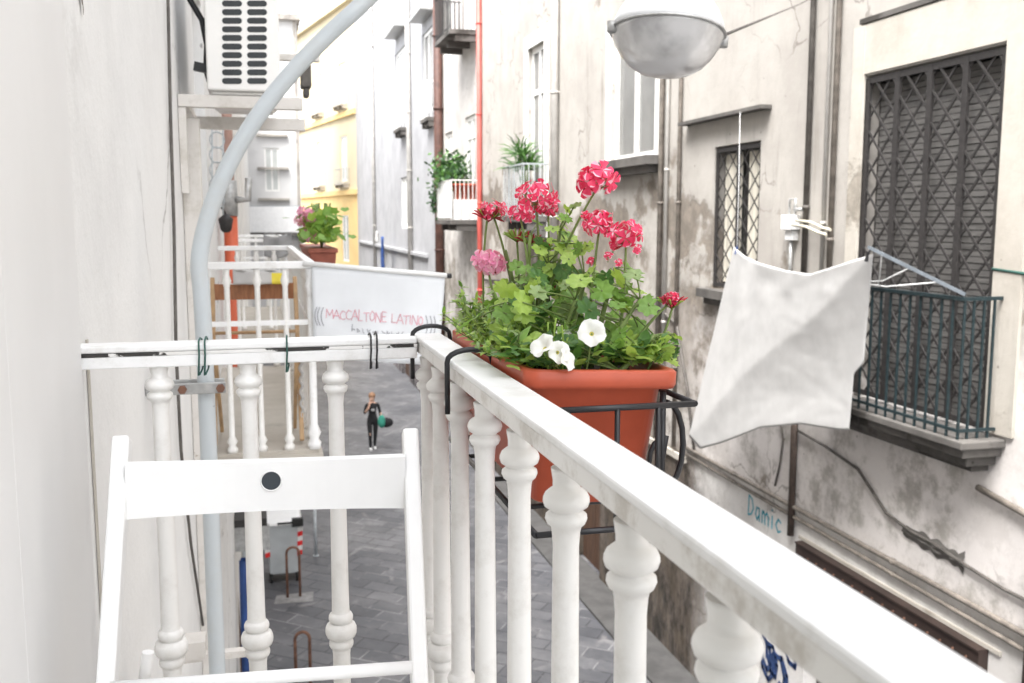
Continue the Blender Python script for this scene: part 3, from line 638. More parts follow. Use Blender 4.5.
for q in range(120): leaf_long(mb, FR.p(28.85+random.gauss(0,.07), 7.2+random.gauss(0,.2), .88+random.gauss(0,.06)), rvec(), rvec(), .12, .035, 0)
mb.build('leaves', M['leafE'], t)

# RIGHT building 3 (pale grey)
b3 = thing('grey_building', 'pale grey plaster building with small balconies between the yellow house and brown pipe', 'building', (8,45,0))
def upx(u): d = ray(u, 200); return 6*d.y/d.x
ya, yb = upx(411), upx(397); yc, yd = upx(434), upx(424)
ops = [(ya,yb,10.6,13.6),(yc,yd,10.4,13.2),(upx(407),upx(401),6.3,8.4),(ya,yb,16,19),(yc,yd,15.5,18.5),(40,42,0,2.6),(48,50.5,0,2.7)]
mb = MB(); FR.wall(mb, 33.32, 60, 0, 21, ops); mb.build('wall', M['grey'], b3)
mb = MB(); FR.box(mb, 33.32, 60, 21, 21.3, -5, .3); mb.build('roof', M['stone'], b3)
for i, o in enumerate(ops):
    if o[2] > 1: window(FR, b3, *o, rec=.06, fw=.12, vert=1, frame=M['winwhite'], pane=M['glass'] if i == 1 else M['glass2'])
    else:
        mb = MB(); FR.box(mb, o[0], o[1], 0, o[3], -.2, -.15); mb.build('door', M['darkwood'], b3)
for a, b, z in ((upx(409),upx(398),14.2),(upx(436.5),upx(424),13.6)):
    mb = MB(); FR.box(mb, a, b, z, z+.08, .001, .5); mb.build('canopy', M['steel'], b3)
mb = MB(); FR.box(mb, 35, 59, 5.3, 5.42, .001, .12); mb.build('string_course', M['grey'], b3)
iron_balcony(FR, 'small pale balcony on the grey building, further one', 'small balconies on the grey building', upx(409), upx(394)*.94, 10.3, h=1.3, proj=.35, mat=M['winwhite'], n=12)
iron_balcony(FR, 'small pale balcony on the grey building, just left of the brown pipe', 'small balconies on the grey building', upx(436.5), upx(421)*.95, 10.1, h=1.2, proj=.3, mat=M['winwhite'], n=12)
wallpipe([(upx(376),3),(upx(376),20.8)], .09, M['lightpipe'], 'drainpipe', 'light grey downpipe on the grey building near the yellow house', 'drainpipe')
wallpipe([(upx(412.5),3),(upx(412.5),20.8)], .10, M['lightpipe'], 'drainpipe', 'light grey downpipe on the grey building between its two balconies', 'drainpipe')
mb = MB(); a = upx(393); mb.grid([[FR.p(a-.35+.7*i/8, 5.9-1.5*j/8, .5+.05*math.sin(i*1.5+j*.4)) for i in range(9)] for j in range(9)])
tag(mb.build('hanging_laundry', M['blue'], solid=.01), 'blue garment hung out to dry low on the grey building', 'laundry')
mb = MB(); a = upx(386); mb.grid([[FR.p(a-.5+.9*i/8, 6.1-.5*j/8, .45+.05*math.sin(i*1.5+j*.4)) for i in range(9)] for j in range(9)])
tag(mb.build('hanging_laundry', M['cloth'], solid=.01), 'white cloth hung beside the blue garment on the grey building', 'laundry')

# yellow house closing the bend
ang = math.radians(11); FY = Fac(6, 60.02, -math.sin(ang), math.cos(ang), -math.cos(ang), -math.sin(ang))
b4 = thing('yellow_building', 'yellow house with pale upper floors at the far end of the alley', 'building', (5,66,0))
ops = []
for s0 in (2.0, 7.6, 13.2, 18.0):
    for z0, z1 in ((4.0,6.9),(9.0,11.8),(13.8,16.2)): ops.append((s0, s0+1.5, z0, z1))
mb = MB(); FY.wall(mb, 0, 24, 0, 19.5, ops, zsplit=[8.3]); mb.build('wall', [M['yellow'], M['paleyel']], b4)
for o in ops: window(FY, b4, *o, rec=.05, fw=.12, vert=1, pane=M['glass2'])
mb = MB(); FY.box(mb, 0, 24, 8.15, 8.45, .001, .15); FY.box(mb, 0, 24, 12.9, 13.2, .001, .15); mb.build('string_course', M['yellow'], b4)
mb = MB(); FY.box(mb, -.2, 24.2, 19.5, 19.9, -5, .3); mb.build('roof', M['paleyel'], b4)
for s0 in (2.0, 7.6):
    for z0, lb in ((8.9,'middle'),(13.7,'upper')):
        iron_balcony(FY, '%s floor balcony of the yellow house, %s window column' % (lb, 'right' if s0 == 2.0 else 'left'), 'balconies of the yellow house', s0-.3, s0+1.8, z0, h=.9, proj=.4, mat=M['greyiron'], slabmat=M['surround'], n=10)

# far white building facing us on the left
FE = Fac(-6, 57, 1, 0, 0, -1)
b5 = thing('white_building', 'tall white building facing the camera at the far left of the alley', 'building', (-2,58,0))
ops = [(6.6,7.4,8.2,10.6),(6.6,7.4,12.0,14.2),(6.4,7.6,3,5.5)]
mb = MB(); FE.wall(mb, 0, 8.55, 0, 17.5, ops); mb.build('wall', M['whiteb'], b5)
for o in ops: window(FE, b5, *o, rec=.06, fw=.1, vert=1, pane=M['glass2'])
mb = MB()
for z in (7.7,9.4,11.2,13.2): FE.box(mb, 6.2, 7.9, z, z+.12, .001, .25)
FE.box(mb, 8.35, 8.5, 0, 17.5, .001, .08, ); mb.build('ledge', M['stone'], b5)
mb = MB(); FE.box(mb, -.2, 8.75, 17.5, 17.8, -5, .4); mb.build('roof', M['stone'], b5)
iron_balcony(FE, 'wide balcony with pale panels on the far white building', None, 4.6, 8.5, 5.9, h=1.5, proj=.8, mat=M['greyiron'], panel=(4.7,8.4))

# ------------------------------------------------------------------ LEFT side
FL = Fac(-.28, 0, 0, 1, 1, 0)
l1 = thing('white_building', 'white rough plastered building on the near left that carries the balcony', 'building', (-2,3,0))
ops = [(-2.5,.45,5.6,8.0),(5.4,6.5,5.62,8.0),(2.4,4.6,0,2.8),(6.2,8.6,0,2.8)]
mb = MB(); FL.wall(mb, -6, 9.0, 0, 14.0, ops, depth=.3); mb.build('wall', M['lwall'], l1)
mb = MB(); FL.box(mb, -6, 9.0, 14.0, 14.25, -5, .25); mb.build('roof', M['stone'], l1)
window(FL, l1, -2.5, .45, 5.6, 8.0, rec=.2, vert=1, pane=M['glass2'], name='balcony_door')
window(FL, l1, 5.4, 6.5, 5.62, 8.0, rec=.1, vert=1, pane=M['glass2'], name='balcony_door')
for a, b in ((2.4,4.6),(6.2,8.6)):
    mb = MB(); FL.box(mb, a, b, 0, 2.8, -.25, -.2); mb.build('shop_door', M['shutter'], l1)
mb = MB(); FL.box(mb, .46, 1.165, 5.605, 8.4, .001, .014); mb.build('shutter_panel', M['panel'], l1, bevel=.003)
mb = MB(); FL.box(mb, 1.1655, 1.1715, 5.605, 8.4, .001, .008); mb.build('panel_joint', M['conduit'], l1)
mb = MB(); FL.box(mb, 1.172, 1.63, 5.605, 8.4, .001, .012); mb.build('shutter_panel', M['panel'], l1, bevel=.003)
mb = MB(); FL.box(mb, 1.74, 1.752, 5.605, 6.5, .001, .004); mb.build('plaster_seam', M['surround'], l1)
l2 = thing('white_building', 'pale plastered building further along the left side with projecting balconies', 'building', (-2,30,0))
ops = [(10.6,11.8,5.6,8.0),(16,17.2,5.6,8.0),(22,23.2,5.6,8.0),(11,13,0,2.8),(18,20,0,2.8)]
mb = MB(); FL.wall(mb, 9.02, 57, 0, 13.5, ops); mb.build('wall', M['lwall2'], l2)
mb = MB(); FL.box(mb, 9.02, 57, 13.5, 13.7, -5, .2); mb.build('roof', M['stone'], l2)
for o in ops:
    if o[2] > 1: window(FL, l2, *o, rec=.1, pane=M['glass2'])
    else:
        mb = MB(); FL.box(mb, o[0], o[1], 0, o[3], -.2, -.15); mb.build('shop_door', M['shutter'], l2)

mb = MB(); r8 = random.Random(8)
pc_ = []
for k in range(22):
    y = 1.86+r8.gauss(0,.022); z = 7.14+r8.gauss(0,.05); q = r8.uniform(.003,.009)
    pc_.append(FL.p(y, z, .0012)); mb.face([FL.p(y+q*math.cos(a*PI/3)*r8.uniform(.6,1.2), z+q*2.0*math.sin(a*PI/3)*r8.uniform(.6,1.3), .0012+.0002*k) for a in range(6)])
o_ = mb.build('plaster_chips', M['conduit'], l1); o_['kind'] = 'stuff'
# cable down the near wall
def leftcable(px, r, mat, name, label, cat, x=-.268):
    mb = MB(); mb.tube([PX(u, v, x) for u, v in px], r, 6); return tag(mb.build(name, mat), label, cat)
leftcable([(166,-60),(168,0),(170,100),(174,228),(176,350),(181,450),(191,545),(203,625)], .006, M['cable'], 'cable', 'thin dark cable running down the near left wall behind the railing', 'cable')
# white duct under the air conditioner
mb = MB(); mb.box(-.279, -.205, 4.2, 4.26, 4.6, 7.10); tag(mb.build('cable_duct', M['bracket'], bevel=.004), 'ivory rectangular duct running down the left wall from the air conditioner bracket', 'duct')
# air conditioner
t = thing('air_conditioner', 'white air conditioner unit with dark slotted side above the left wall bracket', 'air conditioner', (-.025,4.5,7.19))
mb = MB(); mb.box(-.165,.115,4.10,4.90,7.20,7.78); mb.box(-.15,.10,4.13,4.87,7.185,7.20); mb.build('casing', M['acwhite'], t, bevel=.012)
mb = MB()
for c in range(2):
    for r in range(13):
        p0 = PY(225+c*25, 81-8.6*r, 4.1); p1 = PY(239+c*25, 81-8.6*r, 4.1)
        if p0.z > 7.75: continue
        hh = .0115; pts = []
        for q in range(7): an = PI/2+PI*q/6; pts.append((p0.x+hh*math.cos(an), p0.z+hh*math.sin(an)))
        for q in range(7): an = -PI/2+PI*q/6; pts.append((p1.x+hh*math.cos(an), p1.z+hh*math.sin(an)))
        mb.face([(x, 4.0985, z) for x, z in pts])
mb.build('vent_slots', M['acslot'], t)
t = thing('metal_bracket', 'off-white steel bracket fixed to the left wall carrying the air conditioner', 'bracket', (-.1,4.5,7.05))
mb = MB(); mb.box(-.278,.20,4.12,4.17,7.135,7.183); mb.build('arm', M['bracket'], t, bevel=.003); mb = MB(); mb.box(-.278,.24,4.74,4.79,7.105,7.160); mb.build('arm', M['bracket'], t, bevel=.003)
mb = MB(); mb.box(-.278,-.24,4.18,4.73,7.135,7.158); mb.box(-.278,-.25,4.125,4.165,6.80,7.133); mb.build('wall_rail', M['bracket'], t)
mb = MB(); mb.tube([PY(u,v,4.3) for u,v in ((180,-25),(190,0),(202,20),(207,45),(206,70),(213,92))], .012, 8); mb.bar(PY(194,66,4.25), PY(212,70,4.25), .03, .035)
tag(mb.build('hose', M['blackwire']), 'black hose looping from the wall to the air conditioner', 'hose')
# dark object past the bracket end
t = thing('outdoor_unit', 'small dark box on a thin arm beyond the end of the air conditioner bracket', 'box', (.33,7,7.6))
mb = MB(); mb.box(-.278,.46,6.95,7.02,7.76,7.80); mb.build('arm', M['bracket'], t)
mb = MB(); mb.box(.33,.40,6.92,7.06,7.58,7.74); mb.box(.345,.385,6.93,7.05,7.52,7.58); mb.build('case', M['cable'], t, bevel=.012)

# neighbour balconies
def white_balcony(y0, y1, label, xo=.25, zf=5.57, top=6.495):
    t = thing('balcony', label, 'balcony', (0,(y0+y1)/2,zf-.12), 'white balconies further along the left wall')
    mb = MB(); mb.box(-.279, xo+.04, y0-.04, y1+.04, zf-.10, zf-.02); mb.box(-.279, xo+.02, y0-.02, y1+.02, zf-.02, zf); mb.build('slab', M['surround'], t)
    mb = MB(); w_ = .045
    mb.box(-.279, xo+w_/2, y0-w_/2, y0+w_/2, top-.035, top); mb.box(-.279, xo+w_/2, y1-w_/2, y1+w_/2, top-.035, top); mb.box(xo-w_/2, xo+w_/2, y0+w_/2, y1-w_/2, top-.035, top); mb.build('top_rail', M['rail'], t, bevel=.005)
    mb = MB(); zc = zf+.63; mb.box(-.279, xo, y0-.012, y0+.012, zc-.012, zc+.012); mb.box(-.279, xo, y1-.012, y1+.012, zc-.012, zc+.012); mb.box(xo-.012, xo+.012, y0+.012, y1-.012, zc-.0125, zc+.0125); mb.build('middle_rail', M['rail'], t)
    pr = [(.024,0),(.026,.02),(.016,.035),(.026,.055),(.014,.08),(.013,.30),(.013,top-zf-.12),(.022,top-zf-.09),(.013,top-zf-.06),(.016,top-zf-.036)]
    src = None; pts = [(x, y) for y in (y0, y1) for x in (-.14, .0, .13)] + [(xo, y0+(y1-y0)*i/12) for i in range(1, 13)]
    for x, y in pts:
        if src is None:
            b = MB(); b.lathe(pr, (x,y,zf), 10); src = b.build('baluster', M['baluster'], None, origin=(x,y,zf)); src.parent = t; src.location = Vector((x,y,zf))-wloc(t)
        else: share('baluster', src, t, (x,y,zf))
    mb = MB(); mb.lathe([(.030,0),(.034,.03),(.022,.05),(.034,.08),(.019,.12),(.019,top-zf-.15),(.030,top-zf-.12),(.019,top-zf-.09),(.024,top-zf-.036)], (xo,y0-.002,zf), 14); mb.build('corner_post', M['rail'], t)
    return t
white_balcony(4.85, 7.7, 'white railed balcony next door with a brown folding chair and a banner on its corner')
white_balcony(10.4, 13.0, 'white railed balcony second along the left wall, mostly hidden behind the nearer one', xo=.30)
mb = MB(); mb.grid([[(.08+.28*i/8, 10.34+.03*math.sin(i), 6.54-.22*j/8-.03*math.sin(i*.5)) for i in range(9)] for j in range(9)]); mb.grid([[(.08+.28*i/8, 10.34+.1*j/4, 6.54+.02*math.sin(i)) for i in range(9)] for j in range(5)])
tag(mb.build('grey_cloth', simple('grey_fabric', (.28,.28,.28), .9), solid=.006), 'grey cloth draped over the rail of the second balcony', 'cloth')
# small planter on the neighbour balcony
t = thing('planter', 'dull terracotta planter on the rail of the balcony next door', 'planter', (.42,6.9,6.3))
mb = MB()
c = [(.33,6.4),(.50,6.4),(.50,7.6),(.33,7.6)]; lo = [(.345,6.43),(.485,6.43),(.485,7.57),(.345,7.57)]
mb.hexa([(x,y,6.33) for x,y in lo]+[(x,y,6.48) for x,y in c]); mb.box(.32,.51,6.39,7.61,6.48,6.51); mb.build('trough', M['terracotta2'], t, bevel=.006)
t = thing('geranium', 'small pink geranium growing in the planter on the balcony next door', 'plant', (.42,6.9,6.5))
mb = MB(); r5 = random.Random(5)
for q in range(230):
    p = Vector((.42+r5.gauss(0,.06), 6.6+r5.gauss(0,.16), 6.56+abs(r5.gauss(0,.09)))); n_ = rvec(r5); n_.z = abs(n_.z)+.4; leaf_round(mb, p, n_, .03+.012*r5.random(), 5, 0 if r5.random() < .6 else 1, r5, k=10)
for q in range(12): mb.tube([(.42,6.6,6.5), (.42+r5.gauss(0,.05), 6.6+r5.gauss(0,.12), 6.8)], .004, 5, m=2)
mb.build('leaves', [M['leafA'], M['leafB'], M['stem']], t)
def floret(mb, c, n, size, rnd, ma=0, mbb=1, cup=.3):
    c = Vector(c); n = Vector(n).normalized(); a = n.orthogonal().normalized(); a.rotate(Quaternion(n, rnd.random()*6.28)); b = n.cross(a)
    for k in range(5):
        an = 2*PI*k/5+rnd.uniform(-.12,.12); d = a*math.cos(an)+b*math.sin(an); s = n.cross(d); i = len(mb.v); S = size*rnd.uniform(.85,1.1); q0 = rnd.random(); lift = cup*rnd.uniform(.6,1.2)
        pts = [c, c+d*S*.35+s*S*.2+n*S*lift*.3, c+d*S*.35-s*S*.2+n*S*lift*.3, c+d*S*.84+s*S*.42+n*S*lift*.5, c+d*S*.90+n*S*lift*.35, c+d*S*.84-s*S*.42+n*S*lift*.5, c+d*S*1.0+s*S*.24+n*S*lift*.4, c+d*S*1.06+n*S*lift*.3, c+d*S*1.0-s*S*.24+n*S*lift*.4]
        mb.v += [tuple(p) for p in pts]
        for f, mm in (((0,1,4),mbb if q0 < .3 else ma),((0,4,2),mbb if q0 < .1 else ma),((1,3,4),ma),((2,4,5),mbb if q0 > .9 else ma),((3,6,7,4),mbb if .3 < q0 < .8 else ma),((4,7,8,5),mbb if q0 > .5 else ma)): mb.f.append(tuple(i+q for q in f)); mb.m.append(mm); mb.sm.append(True)
def flower_head(par, c, r, n, rnd, mats, size=.013, squash=.75, name='flower_head', green=.25):
    mb = MB(); c = Vector(c)
    for k in range(n):
        z = 1-(k+.5)/n*1.55; an = k*2.399+rnd.random()*.3; rr2 = math.sqrt(max(0, 1-z*z)); d = Vector((rr2*math.cos(an), rr2*math.sin(an), z))
        p = c+Vector((d.x*r, d.y*r, d.z*r*squash))*rnd.uniform(.62,1.2)
        floret(mb, p, d+rvec(rnd)*.25, size*rnd.uniform(.85,1.15), rnd)
        mb.tube([c-Vector((0,0,r*.5)), p], .0007, 4, m=2, cap=False)
        if rnd.random() < green:
            q = c+d*r*.6-Vector((0,0,r*.45)); mb.tube([c-Vector((0,0,r*.5)), q, q+d*.006], [.0008,.002,.0005], 5, m=3)
    return mb.build(name, mats+[M['stem'], M['budred']], par)
for (u, v, y) in ((306,213,6.6),(312,222,6.6),(303,222,6.7),(309,236,6.5)):
    flower_head(t, PY(u, v, y), .045, 12, r5, [M['petlil'], M['petpink']], size=.028)
# banner with pole
t = thing('banner', 'off-white cloth banner with pink hand lettering hanging from the corner of the balcony next door', 'banner', (.25,4.80,6.1))
A = Vector((.235,4.80,6.485)); Bp = Vector((.915,4.80,6.418)); mb = MB(); mb.tube([A-Vector((.02,0,-.002)), Bp], .0125, 10); mb.build('pole', M['whiteplastic'], t)
mb = MB(); mb.tube([Bp-Vector((.002,0,0)), Bp+Vector((.022,0,-.002))], .0128, 10); mb.build('end_cap', M['blackwire'], t)
def bpt(s, q, off=0):  # s along, q down
    top_ = A.lerp(Bp, .03+s*.955); dn = .44*q; y = top_.y-.0+.012*math.sin(s*5+q*2)*q+.006*math.sin(s*17-q*5)*q
    return Vector((top_.x-.035*q*s, y-off, top_.z-.012-dn))
mb = MB(); mb.grid([[bpt(i/30, j/16) for i in range(31)] for j in range(17)]); mb.build('fabric', M['banner'], t, solid=.002)
mb = MB(); s = .10
for ch, wd in (('M',.055),('A',.052),('C',.045),('C',.045),('A',.052),('L',.04),('T',.045),('O',.045),('N',.05),('E',.042),(' ',.035),('L',.042),('A',.052),('T',.045),('I',.018),('N',.052),('O',.042)):
    if ch != ' ':
        jz = random.uniform(-.008,.008); hh = .056*random.uniform(.85,1.15)
        strokes(mb, [[(a*wd, z) for a, z in pl] for pl in GL[ch]], .0030, lambda a, z, t_=0, s=s, hh=hh, jz=jz: bpt(s+a, .55+jz-z*hh*2.0, .003+t_), .001)
    s += wd*.90+.004
mb.build('lettering', M['pinkink'], t)
mb = MB()
for k, s0 in enumerate((.015,.035,.062)): strokes(mb, [[(s0+.018*(q-2)**2/4, .44+.05*q) for q in range(5)]], .004, lambda a, z, t_=0: bpt(a, z, .003+t_), .001)
for k, s0 in enumerate((.885,.92,.95)): strokes(mb, [[(s0-.018*(q-2)**2/4, .44+.058*q) for q in range(5)]], .004, lambda a, z, t_=0: bpt(a, z, .003+t_), .001)
s = .30
for k in range(11):
    strokes(mb, [[(s+.01*q*random.random(), 0.665+random.uniform(-.025,.025)) for q in range(4)]], .003, lambda a, z, t_=0: bpt(a, z, .003+t_), .001); s += .038
strokes(mb, [[(.30,.60),(.297,.68)]], .003, lambda a, z, t_=0: bpt(a, z, .003+t_), .001)
mb.build('lettering', M['greyink'], t)

# folding chair builder
def folding_chair(name, label, cx, ytop, ztop, wd, hgt, mat, hole=True, lean=.5, legmat=None, group=None, slat_h=.083):
    """back towards the camera side away; seat extends towards -y"""
    zf = ztop-hgt; t = thing(name, label, 'chair', (cx, ytop-.25, zf), group); hw = wd/2
    legmat = legmat or mat
    def up(z): return ytop-(ztop-z)*lean
    for sx in (-1, 1):
        mb = MB(); mb.bar((cx+sx*hw, up(ztop), ztop), (cx+sx*hw, up(zf+.0), zf), .022, .030, up=(0,1,0)); mb.build('upright', legmat, t, bevel=.004)
    # back slat: curved board with a hole
    z1 = ztop-.028; z0 = z1-slat_h; n = 24; y_ = lambda s: up((z0+z1)/2)+.020*(1-(2*s-1)**2)
    x0 = cx-hw+.010; x1 = cx+hw-.010; front = []; 
    mb = MB()
    th = .010
    for k in range(n):
        sa, sb = k/n, (k+1)/n; xa, xb = x0+(x1-x0)*sa, x0+(x1-x0)*sb
        bow = lambda s_: .006*(1-(2*s_-1)**2)
        q = [(xa,y_(sa)-th,z0-bow(sa)*.3),(xb,y_(sb)-th,z0-bow(sb)*.3),(xb,y_(sb)+th,z0-bow(sb)*.3),(xa,y_(sa)+th,z0-bow(sa)*.3),(xa,y_(sa)-th,z1-bow(sa)),(xb,y_(sb)-th,z1-bow(sb)),(xb,y_(sb)+th,z1-bow(sb)),(xa,y_(sa)+th,z1-bow(sa))]
        i = len(mb.v); mb.v += q
        for f in ((0,3,2,1),(4,5,6,7),(0,1,5,4),(2,3,7,6)): mb.f.append(tuple(i+w_ for w_ in f)); mb.m.append(0); mb.sm.append(False)
    sl = mb.build('back_slat', mat, t)
    if hole:
        xc = cx+.002; mb = MB(); s_ = .5; yc = y_(.5)
        mb.lathe([(.0135,-th-.0012),(.0135,th+.0012)], (xc, yc, (z0+z1)/2+.004), 24, M=Matrix.Rotation(PI/2, 3, 'X')); mb.build('hole', M['hole'], sl)
        mb = MB(); R_ = .0138
        mb.tube([(xc+R_*math.cos(a_*PI/12), yc-th-.0012, (z0+z1)/2+.004+R_*math.sin(a_*PI/12)) for a_ in range(25)], .0011, 6); mb.build('hole_rim', mat, sl)
    zs = zf+.45
    mb = MB(); mb.tube([(cx-hw+.011, up(zs)+.0, zs+.08), (cx+hw-.011, up(zs)-.0, zs+.08)], .0085, 10); mb.build('cross_bar', legmat, t)
    for k in range(5):
        mb = MB(); yy = up(zs)-.05-k*.062; mb.box(cx-hw+.03, cx+hw-.03, yy-.027, yy+.027, zs-.012, zs); mb.build('seat_slat', mat, t, bevel=.003)
    for sx in (-1, 1):
        mb = MB(); mb.bar((cx+sx*(hw-.022), up(zs)-.34, zs-.006), (cx+sx*(hw-.022), up(zs)+.12, zf+.0), .018, .028, up=(0,1,0)); mb.build('front_leg', legmat, t, bevel=.003)
    for sx in (-1, 1):
        mb = MB(); mb.bar((cx+sx*(hw-.024), up(zs)-.33, zs-.02), (cx+sx*(hw-.024), up(zs)+.005, zs-.02), .016, .022); mb.build('seat_rail', legmat, t)
    return t
# ------------------------------------------------------------------ OUR balcony
XR, YR, ZT = .286, 1.67, 6.50
t = thing('balcony', 'our white balcony railing with turned balusters running from the left wall towards the camera', 'balcony', (0,.6,5.5))
mb = MB(); mb.box(-.279, XR+.06, -1.3, YR+.06, 5.48, 5.60); mb.build('slab', M['stone'], t)
# top rails: flat bar, with a lower flange whose paint is chipped
mb = MB(); w2 = .0245
mb.box(XR-w2, XR+w2, -1.2, YR+w2, ZT-.010, ZT); mb.build('front_rail', M['rail'], t, bevel=.003)
mb = MB(); mb.box(XR-w2+.003, XR+w2-.003, -1.2, YR+w2-.003, ZT-.030, ZT-.0102); mb.build('front_rail_web', M['web'], t, bevel=.002)
mb = MB(); mb.box(-.2795, XR-w2-.0003, YR-w2, YR+w2, ZT-.012, ZT+.0); mb.build('side_rail', M['rail'], t, bevel=.003)
mb = MB(); mb.box(-.2795, XR-w2-.0003, YR-w2+.0002, YR+w2-.0002, ZT-.0175, ZT-.0122); mb.build('chipped_edge', M['rail_edge'], t)
mb = MB(); mb.box(-.2795, XR-w2-.0003, YR-w2+.0005, YR+w2-.0005, ZT-.037, ZT-.0177); mb.build('side_rail_web', M['rail'], t, bevel=.002)
mb = MB(); mb.box(XR-.015, XR+.015, -1.2, YR, 5.66, 5.672); mb.box(-.279, XR-.016, YR-.015, YR+.015, 5.66, 5.672); mb.build('bottom_rail', M['rail'], t)
H0 = ZT-.031-5.60
def bal_prof(H):
    top_ = [(.0150,H),(.0145,H-.004),(.0132,H-.012),(.0132,H-.0195),(.0165,H-.0215),(.0205,H-.025),(.0225,H-.0295),(.0228,H-.033),(.0212,H-.038),(.0160,H-.0415),(.0152,H-.0425),(.0170,H-.044),(.0200,H-.0465),(.0206,H-.0505),(.0185,H-.0555),(.0150,H-.0585),(.0138,H-.064),(.0128,H-.078)]
    mid = .383; q = lambda c, r, h: [(r*.76,c+h),(r*.90,c+h*.82),(r*.985,c+h*.4),(r,c),(r*.985,c-h*.4),(r*.90,c-h*.82),(r*.76,c-h)]
    lo = [(.0150,mid+.048),(.0155,mid+.036)]+q(mid+.0255,.0212,.0085)+q(mid+.002,.0272,.0135)+[(.0185,mid-.0125)]+q(mid-.022,.0212,.0085)+[(.0160,mid-.034),(.0150,mid-.042),(.0148,.12),(.020,.10),(.024,.085),(.020,.07),(.026,.055),(.026,0)]
    return list(reversed(top_+lo))
b = MB(); b.lathe(bal_prof(H0), (0,0,0), 28); src = b.build('baluster', M['baluster'], None, origin=(0,0,0)); src.parent = t
first = True
pts = [(x, YR) for x in (-.159, -.019, .124)] + [(XR-.004, y) for y in (1.66,1.545,1.39,1.225,1.05,.876,.705,.54,.375,.21,.04,-.13,-.3,-.47,-.64)]
for x, y in pts:
    if first: src.location = Vector((x,y,5.60))-wloc(t); o = src; first = False
    else: o = share('baluster', src, t, (x,y,5.60))
    if y == YR: o.scale = (1, 1, (H0-.006)/H0)
# wire ties on the side rail
for (u, lab, mt, n) in ((199,'dark green wire tie round the side rail, leftmost',M['greenwire'],2),(287,'dark green wire tie round the side rail, middle one',M['greenwire'],1),(371,'black wire tie round the side rail nearest the corner',M['blackwire'],2)):
    mb = MB()
    for q in range(n):
        x = PY(u+q*6, 350, YR-.025).x; r = .0016; yy = YR
        loop = [(x-.002, yy-w2-.003, ZT-.052), (x, yy-w2-.0035, ZT-.02), (x, yy-w2-.002, ZT+.004), (x+.001, yy, ZT+.006+.002*q), (x+.002, yy+w2+.003, ZT+.001), (x+.003, yy+w2+.003, ZT-.04), (x+.003, yy, ZT-.045), (x, yy-w2-.003, ZT-.05)]
        mb.tube(loop, r, 6)
    tag(mb.build('wire_tie', mt), lab, 'wire tie', 'wire ties round the side rail')
# chair on our balcony
folding_chair('folding_chair', 'white wooden folding chair with a round hole in its back slat in the foreground', -.018, 1.37, 6.405, .386, .80, M['chair'], hole=True, slat_h=.073).rotation_euler = (0, math.radians(.8), math.radians(-4))
# neighbour chair
folding_chair('folding_chair', 'brown wooden folding chair on the balcony next door', -.015, 5.35, 6.39, .42, .80, M['wood'], hole=False, legmat=M['woodlight'])
mb = MB(); mb.grid([[(-.12+.26*i/12, 5.32-.03+.012*math.sin(i*.9)-.004*j, 6.43-.07*j/5) for i in range(13)] for j in range(6)], mf=lambda i, j: 1 if j > 8 and i > 0 else 0)
mb.grid([[(-.12+.26*i/12, 5.29+.08*j/3, 6.43+.004*math.sin(i)) for i in range(13)] for j in range(4)])
tag(mb.build('folded_cloth', [M['cloth'], M['yelcloth']], solid=.006), 'white cloth with a yellow end draped over the brown chair next door', 'cloth')
t = MB(); t.tube([(.20+.006*math.cos(i*1.2), 5.0+.006*math.sin(i*1.2), 6.10-.0115*i) for i in range(46)], .008, 6); tag(t.build('twisted_rope', M['cloth']), 'white twisted rope hanging inside the corner of the balcony next door', 'rope')

# orange drain pipe and lantern on the left wall
t = thing('drainpipe', 'orange red drainpipe with a grey collar behind the balcony next door', 'drainpipe', (-.19,8.2,0))
mb = MB(); mb.tube([(-.30,8.2,4.82),(-.22,8.2,4.84),(-.19,8.2,4.92),(-.19,8.2,6.72)], .055, 14); mb.build('lower_tube', M['orangepipe'], t)
mb = MB(); mb.tube([(-.19,8.2,6.72),(-.19,8.2,7.0)], .062, 14); mb.tube([(-.14,8.16,6.85),(-.05,8.16,6.85),(-.04,8.16,7.02)], .03, 8); mb.build('collar', M['steel'], t)
mb = MB(); mb.tube([(-.19,8.2,7.0),(-.19,8.2,13.9)], .04, 12); mb.build('upper_tube', simple('pink_pipe', (.62,.40,.34), .5), t)
p = PY(226,226,7.8); t = thing('wall_lantern', 'small dark lantern hanging beside the orange drainpipe', 'lantern', p)
mb = MB(); mb.lathe([(.012,.09),(.05,.06),(.055,.05),(.04,-.03),(.02,-.05)], p, 8); mb.build('lamp_body', M['iron'], t)
mb = MB(); mb.tube([p+Vector((0,0,.09)), p+Vector((-.04,0,.16)), Vector((-.278,p.y,p.z+.14))], .008, 6); mb.build('hook', M['iron'], t)
t = MB()
for i in range(5):
    c = PY(217, 140+i*15, 6.6); t.tube([c+Vector((.045*math.cos(a*PI/8), 0, .05*math.sin(a*PI/8))) for a in range(17)], .005, 5)
t.tube([PY(212,125,6.6), PY(212,215,6.6)], .006, 5); t.tube([PY(223,125,6.6), PY(223,215,6.6)], .006, 5)
tag(t.build('iron_scrollwork', M['greyiron']), 'pale iron scrollwork panel on the left wall below the bracket', 'ironwork')

